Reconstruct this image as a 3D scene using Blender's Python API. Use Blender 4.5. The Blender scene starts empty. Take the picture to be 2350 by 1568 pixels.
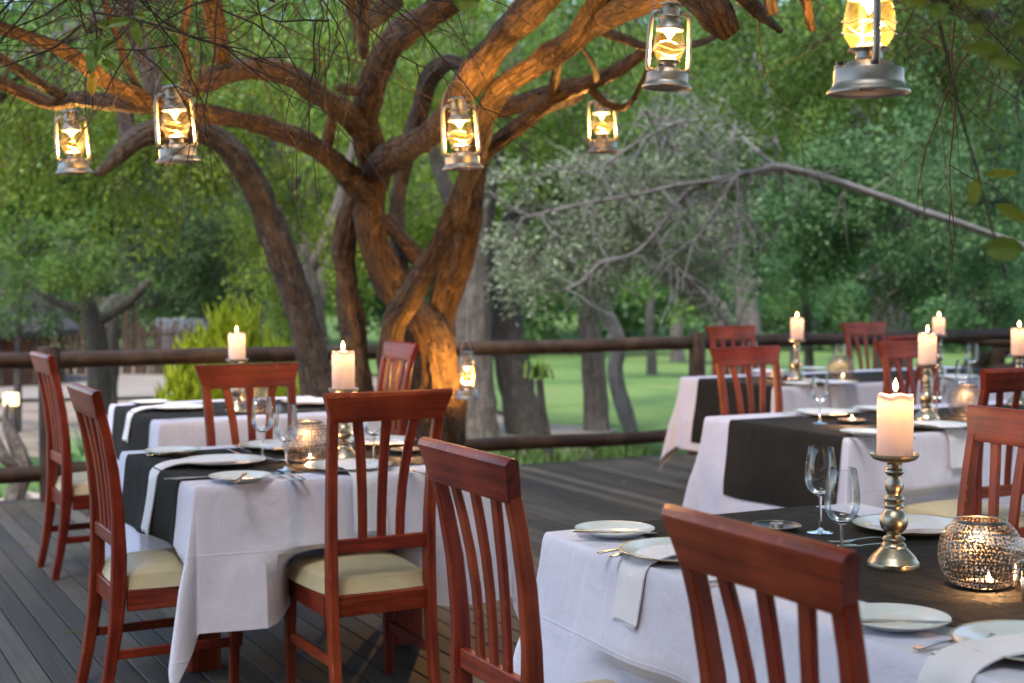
import bpy, math, random
import numpy as np
from mathutils import Vector, noise as mnoise

random.seed(7)
RNG = np.random.default_rng(7)
sc = bpy.context.scene
R = math.radians

# ------------------------------------------------------------------ camera
CAM_H = 1.46
PITCH = R(2.666)
FP = 2350 * 50 / 36.0
cam_d = bpy.data.cameras.new('camera')
cam = bpy.data.objects.new('camera', cam_d)
sc.collection.objects.link(cam)
cam.location = (0, 0, CAM_H)
cam.rotation_euler = (R(90) - PITCH, 0, 0)
cam_d.lens = 50
cam_d.sensor_width = 36
cam_d.clip_end = 1000
cam_d.dof.use_dof = True
cam_d.dof.focus_distance = 3.6
cam_d.dof.aperture_fstop = 3.5
sc.camera = cam

# ------------------------------------------------------------------ world, sun, exposure
w = bpy.data.worlds.new('World')
sc.world = w
w.use_nodes = True
nt = w.node_tree
bg = nt.nodes['Background']
sky = nt.nodes.new('ShaderNodeTexSky')
sky.sky_type = 'NISHITA'
sky.sun_disc = False
SUN_EL, SUN_AZ = 60, 200
sky.sun_elevation = R(SUN_EL)
sky.sun_rotation = R(SUN_AZ)
sky.air_density = 1.0
sky.dust_density = 1.0
nt.links.new(sky.outputs[0], bg.inputs[0])
bg.inputs[1].default_value = 0.10

sun_d = bpy.data.lights.new('sun', 'SUN')
sun_d.energy = 1.5
sun_d.angle = R(25)
sun_d.color = (1.0, 0.95, 0.92)
sun = bpy.data.objects.new('sun', sun_d)
sc.collection.objects.link(sun)
az = R(SUN_AZ)
sdir = Vector((math.sin(az) * math.cos(R(SUN_EL)), math.cos(az) * math.cos(R(SUN_EL)), math.sin(R(SUN_EL))))
sun.rotation_euler = sdir.to_track_quat('Z', 'Y').to_euler()

sc.view_settings.view_transform = 'Standard'
sc.view_settings.look = 'None'
sc.view_settings.gamma = 1
sc.view_settings.exposure = 2.36
cy = sc.cycles
cy.use_denoising = True
cy.max_bounces = 7
cy.diffuse_bounces = 3
cy.glossy_bounces = 3
cy.transmission_bounces = 6
cy.transparent_max_bounces = 14
cy.caustics_reflective = False
cy.caustics_refractive = False
cy.sample_clamp_indirect = 4.0
cy.sample_clamp_direct = 0.0

# ------------------------------------------------------------------ frames of reference
ANG = R(27.6)
UX, UY = math.cos(ANG), math.sin(ANG)


def W(u, v, z=0.0):
    return Vector((u * UX - v * UY, u * UY + v * UX, z))


def to_uv(p):
    return (p[0] * UX + p[1] * UY, -p[0] * UY + p[1] * UX)


def ray(px, py):
    a = (px - 1175) / FP
    b = (784 - py) / FP
    c, s = math.cos(PITCH), math.sin(PITCH)
    return Vector((a, c + b * s, -s + b * c))


def at(px, py, d):
    r = ray(px, py)
    t = d / r.y
    return Vector((r.x * t, d, CAM_H + r.z * t))


def onz(px, py, z):
    r = ray(px, py)
    t = (z - CAM_H) / r.z
    return Vector((r.x * t, r.y * t, z))


# ------------------------------------------------------------------ object helpers
COL = sc.collection


def tag(o, label=None, cat=None, group=None, kind=None):
    if label:
        o['label'] = label
    if cat:
        o['category'] = cat
    if group:
        o['group'] = group
    if kind:
        o['kind'] = kind
    return o


def empty(name, loc=(0, 0, 0), rz=0.0, label=None, cat=None, group=None, kind=None):
    o = bpy.data.objects.new(name, None)
    COL.objects.link(o)
    o.location = loc
    o.rotation_euler = (0, 0, rz)
    o.empty_display_size = 0.1
    return tag(o, label, cat, group, kind)


def copy_tree(o, parent=None):
    c = o.copy()
    COL.objects.link(c)
    c.parent = parent
    for ch in o.children:
        copy_tree(ch, c)
    return c


def make_mesh(name, V, F, mats, mi=None, smooth=True, bk=None, tint=None):
    me = bpy.data.meshes.new(name)
    V = np.asarray(V, dtype=np.float32).reshape(-1, 3)
    me.from_pydata(V.tolist() if len(V) < 60000 else V.tolist(), [], F)
    for m in mats:
        me.materials.append(m)
    n = len(me.polygons)
    if mi is not None:
        me.polygons.foreach_set('material_index', np.asarray(mi, dtype=np.int32))
    me.polygons.foreach_set('use_smooth', np.full(n, bool(smooth)) if not hasattr(smooth, '__len__') else np.asarray(smooth, dtype=bool))
    if bk is not None:
        a = me.attributes.new('bk', 'FLOAT_VECTOR', 'POINT')
        a.data.foreach_set('vector', np.asarray(bk, dtype=np.float32).ravel())
    if tint is not None:
        a = me.attributes.new('tint', 'FLOAT', 'POINT')
        a.data.foreach_set('value', np.asarray(tint, dtype=np.float32).ravel())
    me.update()
    if mi is not None and n < 20000:
        try:
            me.set_sharp_from_angle(angle=R(26))
        except Exception:
            pass
    return me


def quads_mesh(name, V, mats, tint=None):
    """V: (n,4,3) array of separate quads, built fast."""
    V = np.asarray(V, dtype=np.float32)
    n = V.shape[0]
    me = bpy.data.meshes.new(name)
    me.vertices.add(n * 4)
    me.vertices.foreach_set('co', V.ravel())
    me.loops.add(n * 4)
    me.loops.foreach_set('vertex_index', np.arange(n * 4, dtype=np.int32))
    me.polygons.add(n)
    me.polygons.foreach_set('loop_start', np.arange(0, n * 4, 4, dtype=np.int32))
    me.polygons.foreach_set('loop_total', np.full(n, 4, dtype=np.int32))
    for m in mats:
        me.materials.append(m)
    if tint is not None:
        a = me.attributes.new('tint', 'FLOAT', 'POINT')
        a.data.foreach_set('value', np.repeat(np.asarray(tint, dtype=np.float32), 4))
    me.update()
    me.validate()
    return me


def link(name, me, parent=None, loc=(0, 0, 0), rz=0.0):
    o = bpy.data.objects.new(name, me)
    COL.objects.link(o)
    o.parent = parent
    o.location = loc
    o.rotation_euler = (0, 0, rz)
    return o


class MB:
    """collects verts / faces / material slots / grain coordinates"""

    def __init__(s):
        s.V, s.F, s.M, s.B, s.S = [], [], [], [], []

    def bar(s, path, a, b, ref=(1, 0, 0), c=0.004, edge=1, k0=0.0):
        """chamfered rectangular bar along a path. a,b: sizes (number or list) along ref-axis / across"""
        path = [Vector(p) for p in path]
        n = len(path)
        A = a if hasattr(a, '__len__') else [a] * n
        Bz = b if hasattr(b, '__len__') else [b] * n
        ref = Vector(ref)
        off = len(s.V)
        L = 0
        for i, p in enumerate(path):
            t = (path[min(i + 1, n - 1)] - path[max(i - 1, 0)]).normalized()
            e1 = (ref - t * ref.dot(t)).normalized()
            e2 = t.cross(e1)
            if i:
                L += (p - path[i - 1]).length
            x, y = A[i] / 2, Bz[i] / 2
            cc = min(c, x * 0.8, y * 0.8)
            for (q, r) in ((x - cc, -y), (x, -y + cc), (x, y - cc), (x - cc, y), (-x + cc, y), (-x, y - cc), (-x, -y + cc), (-x + cc, -y)):
                s.V.append(p + e1 * q + e2 * r)
                s.B.append((L + k0, q, r))
        for i in range(n - 1):
            for j in range(8):
                k = (j + 1) % 8
                s.F.append((off + i * 8 + j, off + i * 8 + k, off + (i + 1) * 8 + k, off + (i + 1) * 8 + j))
                s.M.append(edge if j % 2 == 0 else 0)
                s.S.append(False)
        s.F.append(tuple(off + j for j in range(7, -1, -1)))
        s.F.append(tuple(off + (n - 1) * 8 + j for j in range(8)))
        s.M += [0, 0]
        s.S += [False, False]
        return s

    def lathe(s, prof, n=32, mi=0, smooth=True, centre=(0, 0, 0), squash=1.0):
        off = len(s.V)
        L = 0
        cx, cy_, cz = centre
        for i, (r, z) in enumerate(prof):
            if i:
                L += math.hypot(r - prof[i - 1][0], z - prof[i - 1][1])
            for j in range(n):
                a = 2 * math.pi * j / n
                s.V.append((cx + r * math.cos(a), cy_ + r * math.sin(a) * squash, cz + z))
                s.B.append((L, r * math.cos(a), r * math.sin(a)))
        for i in range(len(prof) - 1):
            for j in range(n):
                k = (j + 1) % n
                s.F.append((off + i * n + j, off + i * n + k, off + (i + 1) * n + k, off + (i + 1) * n + j))
                s.M.append(mi)
                s.S.append(smooth)
        return s

    def tube(s, pts, rad, sides=8, mi=0, rough=0.0, freq=5.0, seed=0.0, caps=True, ridges=0.0, stretch=3.0):
        pts = [Vector(p) for p in pts]
        n = len(pts)
        rad = rad if hasattr(rad, '__len__') else [rad] * n
        off = len(s.V)
        L = 0
        e1 = None
        for i, p in enumerate(pts):
            t = (pts[min(i + 1, n - 1)] - pts[max(i - 1, 0)])
            t = t.normalized() if t.length > 1e-9 else Vector((0, 0, 1))
            if e1 is None:
                q = Vector((1, 0, 0)) if abs(t.x) < 0.8 else Vector((0, 1, 0))
                e1 = (q - t * q.dot(t)).normalized()
            else:
                e1 = (e1 - t * e1.dot(t)).normalized()
            e2 = t.cross(e1)
            if i:
                L += (p - pts[i - 1]).length
            for j in range(sides):
                a = 2 * math.pi * j / sides
                d = e1 * math.cos(a) + e2 * math.sin(a)
                r = rad[i]
                if rough:
                    q = p + d * r
                    r *= 1 + rough * mnoise.noise((q.x * freq + seed, q.y * freq, q.z * freq)) + 0.5 * rough * mnoise.noise((q.x * freq * 2.7, q.y * freq * 2.7 + seed, q.z * freq * 2.7))
                    if ridges:
                        r *= 1 + ridges * mnoise.noise((math.cos(a) * 3.3 + seed, math.sin(a) * 3.3, L * stretch)) + 0.6 * ridges * mnoise.noise((math.cos(a) * 8 + seed, math.sin(a) * 8, L * stretch * 2.2))
                s.V.append(p + d * r)
                s.B.append((L + seed, rad[i] * math.cos(a), rad[i] * math.sin(a)))
        for i in range(n - 1):
            for j in range(sides):
                k = (j + 1) % sides
                s.F.append((off + i * sides + j, off + i * sides + k, off + (i + 1) * sides + k, off + (i + 1) * sides + j))
                s.M.append(mi)
                s.S.append(True)
        if caps:
            s.F.append(tuple(off + j for j in range(sides - 1, -1, -1)))
            s.F.append(tuple(off + (n - 1) * sides + j for j in range(sides)))
            s.M += [mi, mi]
            s.S += [False, False]
        return s

    def grid(s, P, mi=0, smooth=True):
        """P: (m,n,3) array of points"""
        P = np.asarray(P)
        m, n = P.shape[:2]
        off = len(s.V)
        for i in range(m):
            for j in range(n):
                s.V.append(tuple(P[i, j]))
                s.B.append(tuple(P[i, j]))
        for i in range(m - 1):
            for j in range(n - 1):
                s.F.append((off + i * n + j, off + (i + 1) * n + j, off + (i + 1) * n + j + 1, off + i * n + j + 1))
                s.M.append(mi)
                s.S.append(smooth)
        return s

    def mesh(s, name, mats):
        mats = mats if isinstance(mats, (list, tuple)) else [mats]
        M = [min(m, len(mats) - 1) for m in s.M]
        return make_mesh(name, [tuple(v) for v in s.V], s.F, mats, M, s.S, s.B)

    def build(s, name, mats, parent=None, loc=(0, 0, 0), rz=0.0):
        return link(name, s.mesh(name, mats), parent, loc, rz)


def spline(ctrl, step=0.06):
    """Catmull-Rom through control points; each ctrl = (Vector, radius). returns pts, radii"""
    P = [Vector(c[0]) for c in ctrl]
    Q = [c[1] for c in ctrl]
    out, rad = [], []
    n = len(P)
    for i in range(n - 1):
        p0, p1, p2, p3 = P[max(i - 1, 0)], P[i], P[i + 1], P[min(i + 2, n - 1)]
        m = max(2, int((p2 - p1).length / step))
        for k in range(m):
            t = k / m
            t2, t3 = t * t, t * t * t
            out.append(0.5 * ((2 * p1) + (p2 - p0) * t + (2 * p0 - 5 * p1 + 4 * p2 - p3) * t2 + (3 * p1 - p0 - 3 * p2 + p3) * t3))
            rad.append(Q[i] + (Q[i + 1] - Q[i]) * (t * t * (3 - 2 * t)))
    out.append(P[-1])
    rad.append(Q[-1])
    return out, rad


# ------------------------------------------------------------------ materials
def new_mat(name):
    m = bpy.data.materials.new(name)
    m.use_nodes = True
    return m, m.node_tree, m.node_tree.nodes, m.node_tree.links, m.node_tree.nodes['Principled BSDF']


def ramp(nodes, links, fac, stops):
    r = nodes.new('ShaderNodeValToRGB')
    e = r.color_ramp.elements
    while len(e) > 1:
        e.remove(e[-1])
    e[0].position, e[0].color = stops[0][0], (*stops[0][1], 1)
    for p, c in stops[1:]:
        x = e.new(p)
        x.color = (*c, 1)
    links.new(fac, r.inputs[0])
    return r.outputs[0]


def vec_noise(nodes, links, src, scale3, scale, detail=5, dist=0.0, rough=0.55):
    mp = nodes.new('ShaderNodeMapping')
    mp.inputs['Scale'].default_value = scale3
    links.new(src, mp.inputs[0])
    n = nodes.new('ShaderNodeTexNoise')
    n.inputs['Scale'].default_value = scale
    n.inputs['Detail'].default_value = detail
    n.inputs['Distortion'].default_value = dist
    n.inputs['Roughness'].default_value = rough
    links.new(mp.outputs[0], n.inputs['Vector'])
    return n.outputs['Fac']


def mixc(nodes, links, fac, a, b, blend='MIX'):
    m = nodes.new('ShaderNodeMix')
    m.data_type = 'RGBA'
    m.blend_type = blend
    for sock, val in ((m.inputs[0], fac), (m.inputs[6], a), (m.inputs[7], b)):
        if hasattr(val, 'is_output'):
            links.new(val, sock)
        else:
            sock.default_value = val if not isinstance(val, tuple) else (*val, 1)
    return m.outputs[2]


def math_n(nodes, links, op, a, b=0.0, clamp=False):
    m = nodes.new('ShaderNodeMath')
    m.operation = op
    m.use_clamp = clamp
    for sock, val in ((m.inputs[0], a), (m.inputs[1], b)):
        if hasattr(val, 'is_output'):
            links.new(val, sock)
        else:
            sock.default_value = val
    return m.outputs[0]


def bump(nodes, links, bs, h, strength=0.3, dist=0.01):
    b = nodes.new('ShaderNodeBump')
    b.inputs['Strength'].default_value = strength
    b.inputs['Distance'].default_value = dist
    links.new(h, b.inputs['Height'])
    links.new(b.outputs[0], bs.inputs['Normal'])


def attr(nodes, name):
    a = nodes.new('ShaderNodeAttribute')
    a.attribute_name = name
    return a


def wood_mat(name, stops, worn=None, rough=(0.28, 0.50), wear=0.5, coat=0.03, gs=(2.0, 40, 40)):
    m, t, n, l, bs = new_mat(name)
    a = attr(n, 'bk').outputs['Vector']
    oi = n.new('ShaderNodeObjectInfo')
    va = n.new('ShaderNodeVectorMath')
    va.operation = 'ADD'
    l.new(a, va.inputs[0])
    l.new(oi.outputs['Random'], va.inputs[1])
    g = vec_noise(n, l, va.outputs[0], gs, 1.6, 6, 0.6)
    col = ramp(n, l, g, stops)
    tc = n.new('ShaderNodeTexCoord')
    big = vec_noise(n, l, tc.outputs['Object'], (1, 1, 1), 7, 3)
    col = mixc(n, l, math_n(n, l, 'MULTIPLY', ramp(n, l, big, [(0.42, (0, 0, 0)), (0.75, (1, 1, 1))]), 0.5), col, tuple(min(1, c * 1.5) for c in stops[-1][1]))
    if worn:
        wn = vec_noise(n, l, tc.outputs['Object'], (1, 1, 1), 38, 5, 0.2, 0.7)
        msk = ramp(n, l, wn, [(wear, (0, 0, 0)), (wear + 0.12, (1, 1, 1))])
        col = mixc(n, l, msk, col, worn)
    hv = n.new('ShaderNodeHueSaturation')
    l.new(math_n(n, l, 'ADD', math_n(n, l, 'MULTIPLY', oi.outputs['Random'], 0.45), 0.8), hv.inputs['Value'])
    l.new(math_n(n, l, 'ADD', math_n(n, l, 'MULTIPLY', oi.outputs['Random'], 0.014), 0.495), hv.inputs['Hue'])
    l.new(col, hv.inputs['Color'])
    l.new(hv.outputs[0], bs.inputs['Base Color'])
    rr = n.new('ShaderNodeMapRange')
    rr.inputs[3].default_value, rr.inputs[4].default_value = rough
    l.new(big, rr.inputs[0])
    l.new(rr.outputs[0], bs.inputs['Roughness'])
    bs.inputs['Coat Weight'].default_value = coat
    bs.inputs['Specular IOR Level'].default_value = 0.30
    bs.inputs['Coat Roughness'].default_value = 0.22
    bump(n, l, bs, g, 0.12, 0.003)
    return m


MAHOG = [(0.28, (0.072, 0.0072, 0.0032)), (0.5, (0.150, 0.0150, 0.0058)), (0.75, (0.25, 0.033, 0.0110))]
M_wood = wood_mat('mahogany', MAHOG)
M_edge = wood_mat('mahogany_worn_edge', MAHOG, worn=(0.30, 0.10, 0.032), wear=0.565)
M_log = wood_mat('dark_log', [(0.25, (0.013, 0.0065, 0.004)), (0.55, (0.036, 0.019, 0.012)), (0.85, (0.085, 0.052, 0.036))], rough=(0.5, 0.75), coat=0.0, gs=(1.2, 28, 28))
M_pole = wood_mat('weathered_pole', [(0.25, (0.016, 0.009, 0.006)), (0.55, (0.045, 0.026, 0.016)), (0.85, (0.10, 0.062, 0.04))], rough=(0.7, 0.9), coat=0.0, gs=(1.2, 20, 20))


def deck_mat():
    m, t, n, l, bs = new_mat('deck_board')
    a = attr(n, 'bk').outputs['Vector']
    oi = n.new('ShaderNodeObjectInfo')
    va = n.new('ShaderNodeVectorMath')
    va.operation = 'ADD'
    l.new(a, va.inputs[0])
    cmb = n.new('ShaderNodeCombineXYZ')
    l.new(math_n(n, l, 'MULTIPLY', oi.outputs['Random'], 37.0), cmb.inputs[0])
    l.new(math_n(n, l, 'MULTIPLY', oi.outputs['Random'], 11.0), cmb.inputs[1])
    l.new(cmb.outputs[0], va.inputs[1])
    g = vec_noise(n, l, va.outputs[0], (1.4, 55, 55), 1.5, 6, 0.4)
    col = ramp(n, l, g, [(0.2, (0.046, 0.037, 0.027)), (0.5, (0.086, 0.071, 0.053)), (0.85, (0.14, 0.119, 0.092))])
    blot = vec_noise(n, l, va.outputs[0], (1.0, 2.5, 2.5), 2.2, 4)
    col = mixc(n, l, ramp(n, l, blot, [(0.4, (0, 0, 0)), (0.75, (0.7, 0.7, 0.7))]), col, (0.14, 0.123, 0.098))
    vv = math_n(n, l, 'ADD', math_n(n, l, 'MULTIPLY', oi.outputs['Random'], 0.75), 0.62)
    hsv = n.new('ShaderNodeHueSaturation')
    l.new(vv, hsv.inputs['Value'])
    l.new(col, hsv.inputs['Color'])
    # scuffs and small pits
    pit = n.new('ShaderNodeTexVoronoi')
    pit.inputs['Scale'].default_value = 9
    l.new(va.outputs[0], pit.inputs['Vector'])
    pm = ramp(n, l, pit.outputs['Distance'], [(0.03, (0.25, 0.25, 0.25)), (0.06, (1, 1, 1))])
    col2 = mixc(n, l, 1.0, hsv.outputs[0], pm, 'MULTIPLY')
    l.new(col2, bs.inputs['Base Color'])
    l.new(math_n(n, l, 'ADD', math_n(n, l, 'MULTIPLY', blot, 0.3), 0.48), bs.inputs['Roughness'])
    bs.inputs['Specular IOR Level'].default_value = 0.25
    bump(n, l, bs, g, 0.35, 0.004)
    return m


M_deck = deck_mat()


def bark_mat(name, stops, gs=(6, 30, 30), strength=1.0, dist=0.05, lichen=None):
    m, t, n, l, bs = new_mat(name)
    a = attr(n, 'bk').outputs['Vector']
    g = vec_noise(n, l, a, gs, 1.0, 8, 0.8, 0.62)
    tc = n.new('ShaderNodeTexCoord')
    g2 = vec_noise(n, l, tc.outputs['Object'], (1, 1, 1), 9, 6)
    mp = n.new('ShaderNodeMapping')
    mp.inputs['Scale'].default_value = tuple(x * 1.3 for x in gs)
    l.new(a, mp.inputs[0])
    vd = n.new('ShaderNodeVectorMath')
    vd.operation = 'ADD'
    l.new(mp.outputs[0], vd.inputs[0])
    l.new(math_n(n, l, 'MULTIPLY', g2, 2.5), vd.inputs[1])
    vo = n.new('ShaderNodeTexVoronoi')
    vo.feature = 'DISTANCE_TO_EDGE'
    vo.inputs['Scale'].default_value = 1.0
    l.new(vd.outputs[0], vo.inputs['Vector'])
    crk = ramp(n, l, vo.outputs['Distance'], [(0.0, (0, 0, 0)), (0.16, (1, 1, 1))])
    g = math_n(n, l, 'ADD', math_n(n, l, 'MULTIPLY', g, 0.72), math_n(n, l, 'MULTIPLY', crk, 0.16))
    h = math_n(n, l, 'ADD', g, math_n(n, l, 'MULTIPLY', g2, 0.5))
    col = ramp(n, l, math_n(n, l, 'MULTIPLY', h, 0.67), stops)
    if lichen:
        col = mixc(n, l, ramp(n, l, vec_noise(n, l, tc.outputs['Object'], (1, 1, 1), 14, 5), [(0.58, (0, 0, 0)), (0.7, (0.6, 0.6, 0.6))]), col, lichen)
    l.new(col, bs.inputs['Base Color'])
    bs.inputs['Roughness'].default_value = 0.88
    bump(n, l, bs, h, strength, dist)
    return m


M_bark = bark_mat('bark_brown', [(0.36, (0.022, 0.0110, 0.005)), (0.48, (0.078, 0.043, 0.020)), (0.62, (0.145, 0.086, 0.044))], lichen=(0.24, 0.15, 0.09))
M_bark2 = bark_mat('bark_grey_brown', [(0.36, (0.022, 0.014, 0.009)), (0.48, (0.070, 0.048, 0.034)), (0.62, (0.13, 0.096, 0.072))], lichen=(0.2, 0.17, 0.13))
M_bark_bg = bark_mat('bark_grey', [(0.3, (0.05, 0.04, 0.032)), (0.5, (0.12, 0.10, 0.085)), (0.72, (0.24, 0.21, 0.18))], gs=(2.5, 18, 18))
M_bark_dk = bark_mat('bark_dark', [(0.3, (0.022, 0.018, 0.014)), (0.5, (0.055, 0.046, 0.038)), (0.72, (0.11, 0.095, 0.08))], gs=(2.5, 18, 18))
M_twig = bark_mat('twig_bark', [(0.3, (0.012, 0.008, 0.006)), (0.5, (0.035, 0.023, 0.016)), (0.72, (0.07, 0.046, 0.03))], gs=(3, 20, 20), strength=0.2)
M_dead = bark_mat('dead_wood', [(0.3, (0.085, 0.082, 0.08)), (0.5, (0.175, 0.17, 0.165)), (0.66, (0.28, 0.272, 0.265))], gs=(2.5, 30, 30), strength=0.5)


def leaf_mat(name, c1, c2, c3, trans=0.45):
    m, t, n, l, bs = new_mat(name)
    a = attr(n, 'tint').outputs['Fac']
    col = ramp(n, l, a, [(0.0, c1), (0.55, c2), (1.0, c3)])
    oi = n.new('ShaderNodeObjectInfo')
    hsv = n.new('ShaderNodeHueSaturation')
    l.new(math_n(n, l, 'ADD', math_n(n, l, 'MULTIPLY', oi.outputs['Random'], 0.02), 0.49), hsv.inputs['Hue'])
    l.new(col, hsv.inputs['Color'])
    bs.inputs['Roughness'].default_value = 0.5
    bs.inputs['Specular IOR Level'].default_value = 0.35
    l.new(hsv.outputs[0], bs.inputs['Base Color'])
    tr = n.new('ShaderNodeBsdfTranslucent')
    l.new(hsv.outputs[0], tr.inputs[0])
    mx = n.new('ShaderNodeMixShader')
    mx.inputs[0].default_value = trans
    l.new(bs.outputs[0], mx.inputs[1])
    l.new(tr.outputs[0], mx.inputs[2])
    l.new(mx.outputs[0], n['Material Output'].inputs[0])
    return m


L_lime = leaf_mat('leaf_lime', (0.10, 0.165, 0.015), (0.185, 0.285, 0.028), (0.36, 0.44, 0.065), 0.5)
L_green = leaf_mat('leaf_green', (0.060, 0.130, 0.022), (0.13, 0.235, 0.038), (0.25, 0.36, 0.07), 0.5)
L_dark = leaf_mat('leaf_dark', (0.020, 0.050, 0.013), (0.048, 0.10, 0.024), (0.09, 0.165, 0.038), 0.4)
L_cool = leaf_mat('leaf_cool', (0.055, 0.135, 0.050), (0.125, 0.255, 0.098), (0.25, 0.39, 0.155), 0.5)
L_silver = leaf_mat('leaf_silver', (0.115, 0.15, 0.085), (0.225, 0.27, 0.165), (0.40, 0.445, 0.31), 0.4)
L_fire = leaf_mat('firestick', (0.20, 0.29, 0.014), (0.36, 0.47, 0.026), (0.58, 0.64, 0.05), 0.4)
L_grass = leaf_mat('grass_blade', (0.05, 0.11, 0.018), (0.09, 0.17, 0.03), (0.16, 0.24, 0.05), 0.4)
L_near = leaf_mat('leaf_near', (0.05, 0.10, 0.02), (0.10, 0.17, 0.03), (0.36, 0.26, 0.03), 0.5)


def cloth_mat(name, base, rough=0.85, sheen=0.2, weave=0.15, var=0.06, crease=0.0):
    m, t, n, l, bs = new_mat(name)
    tc = n.new('ShaderNodeTexCoord')
    nn = vec_noise(n, l, tc.outputs['Object'], (1, 1, 1), 6, 4)
    lo = tuple(c * (1 - var) for c in base)
    hi = tuple(min(1, c * (1 + var)) for c in base)
    col = ramp(n, l, nn, [(0.3, lo), (0.7, hi)])
    l.new(col, bs.inputs['Base Color'])
    bs.inputs['Roughness'].default_value = rough
    bs.inputs['Sheen Weight'].default_value = sheen
    bs.inputs['Sheen Roughness'].default_value = 0.5
    wv = vec_noise(n, l, tc.outputs['Object'], (1, 1, 1), 420, 2)
    wr = vec_noise(n, l, tc.outputs['Object'], (1, 1, 1), 9, 5, 0.5)
    h = math_n(n, l, 'ADD', math_n(n, l, 'MULTIPLY', wv, 0.06), wr)
    if crease:
        sp = n.new('ShaderNodeSeparateXYZ')
        l.new(tc.outputs['Object'], sp.inputs[0])
        for k, per in ((0, 0.46), (1, 0.46), (2, 0.33)):
            f_ = math_n(n, l, 'PINGPONG', math_n(n, l, 'ADD', sp.outputs[k], 0.13), per / 2)
            ln_ = ramp(n, l, math_n(n, l, 'DIVIDE', f_, per / 2), [(0.0, (1, 1, 1)), (0.03, (0, 0, 0))])
            h = math_n(n, l, 'ADD', h, math_n(n, l, 'MULTIPLY', ln_, crease))
        w2 = vec_noise(n, l, tc.outputs['Object'], (1.0, 1.0, 0.35), 5.5, 4, 1.4)
        h = math_n(n, l, 'ADD', h, math_n(n, l, 'MULTIPLY', w2, 1.3))
    bump(n, l, bs, h, weave, 0.02)
    return m


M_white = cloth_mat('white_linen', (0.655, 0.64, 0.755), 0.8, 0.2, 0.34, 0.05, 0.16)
M_napkin = cloth_mat('napkin_linen', (0.75, 0.73, 0.77), 0.8, 0.2, 0.12)
M_black = cloth_mat('black_runner', (0.0165, 0.0148, 0.0118), 0.9, 0.0, 0.3, 0.2, 0.12)
M_black.node_tree.nodes['Principled BSDF'].inputs['Specular IOR Level'].default_value = 0.25


def simple(name, col, rough=0.5, metal=0.0, noise_s=0, amt=0.1, bmp=0.0, **kw):
    m, t, n, l, bs = new_mat(name)
    bs.inputs['Base Color'].default_value = (*col, 1)
    bs.inputs['Roughness'].default_value = rough
    bs.inputs['Metallic'].default_value = metal
    if noise_s:
        tc = n.new('ShaderNodeTexCoord')
        nn = vec_noise(n, l, tc.outputs['Object'], (1, 1, 1), noise_s, 5)
        c = ramp(n, l, nn, [(0.3, tuple(x * (1 - amt) for x in col)), (0.7, tuple(min(1, x * (1 + amt)) for x in col))])
        l.new(c, bs.inputs['Base Color'])
        l.new(math_n(n, l, 'ADD', math_n(n, l, 'MULTIPLY', nn, 0.25), max(0, rough - 0.12)), bs.inputs['Roughness'])
        if bmp:
            bump(n, l, bs, nn, bmp, 0.004)
    for k, v in kw.items():
        bs.inputs[k].default_value = v
    return m


M_seat = simple('cream_leatherette', (0.50, 0.42, 0.255), 0.42, 0, 22, 0.07, 0.25)
M_plate = simple('porcelain', (0.76, 0.78, 0.74), 0.13, 0, 3, 0.03)
M_rim = simple('plate_rim_gold', (0.45, 0.36, 0.18), 0.3, 0.9)
M_steel = simple('cutlery_steel', (0.62, 0.58, 0.53), 0.2, 1.0, 30, 0.1)
M_brass = simple('antique_brass', (0.42, 0.365, 0.28), 0.33, 1.0, 18, 0.25)
M_silver = simple('filigree_silver', (0.22, 0.205, 0.185), 0.40, 1.0, 40, 0.2)
M_lant = simple('lantern_metal', (0.32, 0.305, 0.285), 0.44, 0.85, 25, 0.22)
M_blackp = simple('black_plastic', (0.015, 0.015, 0.015), 0.45)
M_brown = simple('brown_card', (0.10, 0.045, 0.03), 0.6)
M_wick = simple('wick', (0.01, 0.008, 0.006), 0.9)
M_tin = simple('tealight_tin', (0.7, 0.68, 0.65), 0.3, 1.0)
M_rock = simple('rock', (0.26, 0.22, 0.19), 0.9, 0, 5, 0.45, 0.8)
M_thatch = simple('thatch', (0.032, 0.028, 0.028), 0.95, 0, 30, 0.5, 0.8)
M_terra = simple('hut_wall', (0.12, 0.045, 0.022), 0.9, 0, 4, 0.3)
M_pale = simple('pale_plaster', (0.12, 0.12, 0.135), 0.8, 0, 4, 0.15)
M_dirt = simple('ground_soil', (0.17, 0.13, 0.095), 0.95, 0, 1.2, 0.4, 0.6)
M_path = simple('sandy_path', (0.17, 0.145, 0.12), 0.95, 0, 1.5, 0.12, 0.3)
M_bluepost = simple('dark_blue_post', (0.02, 0.027, 0.045), 0.5)


def wax_mat():
    m, t, n, l, bs = new_mat('candle_wax')
    bs.inputs['Base Color'].default_value = (0.66, 0.575, 0.60, 1)
    bs.inputs['Roughness'].default_value = 0.45
    tr = n.new('ShaderNodeBsdfTranslucent')
    tr.inputs[0].default_value = (0.92, 0.80, 0.70, 1)
    mx = n.new('ShaderNodeMixShader')
    mx.inputs[0].default_value = 0.30
    l.new(bs.outputs[0], mx.inputs[1])
    l.new(tr.outputs[0], mx.inputs[2])
    l.new(mx.outputs[0], n['Material Output'].inputs[0])
    return m


M_wax = wax_mat()


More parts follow.
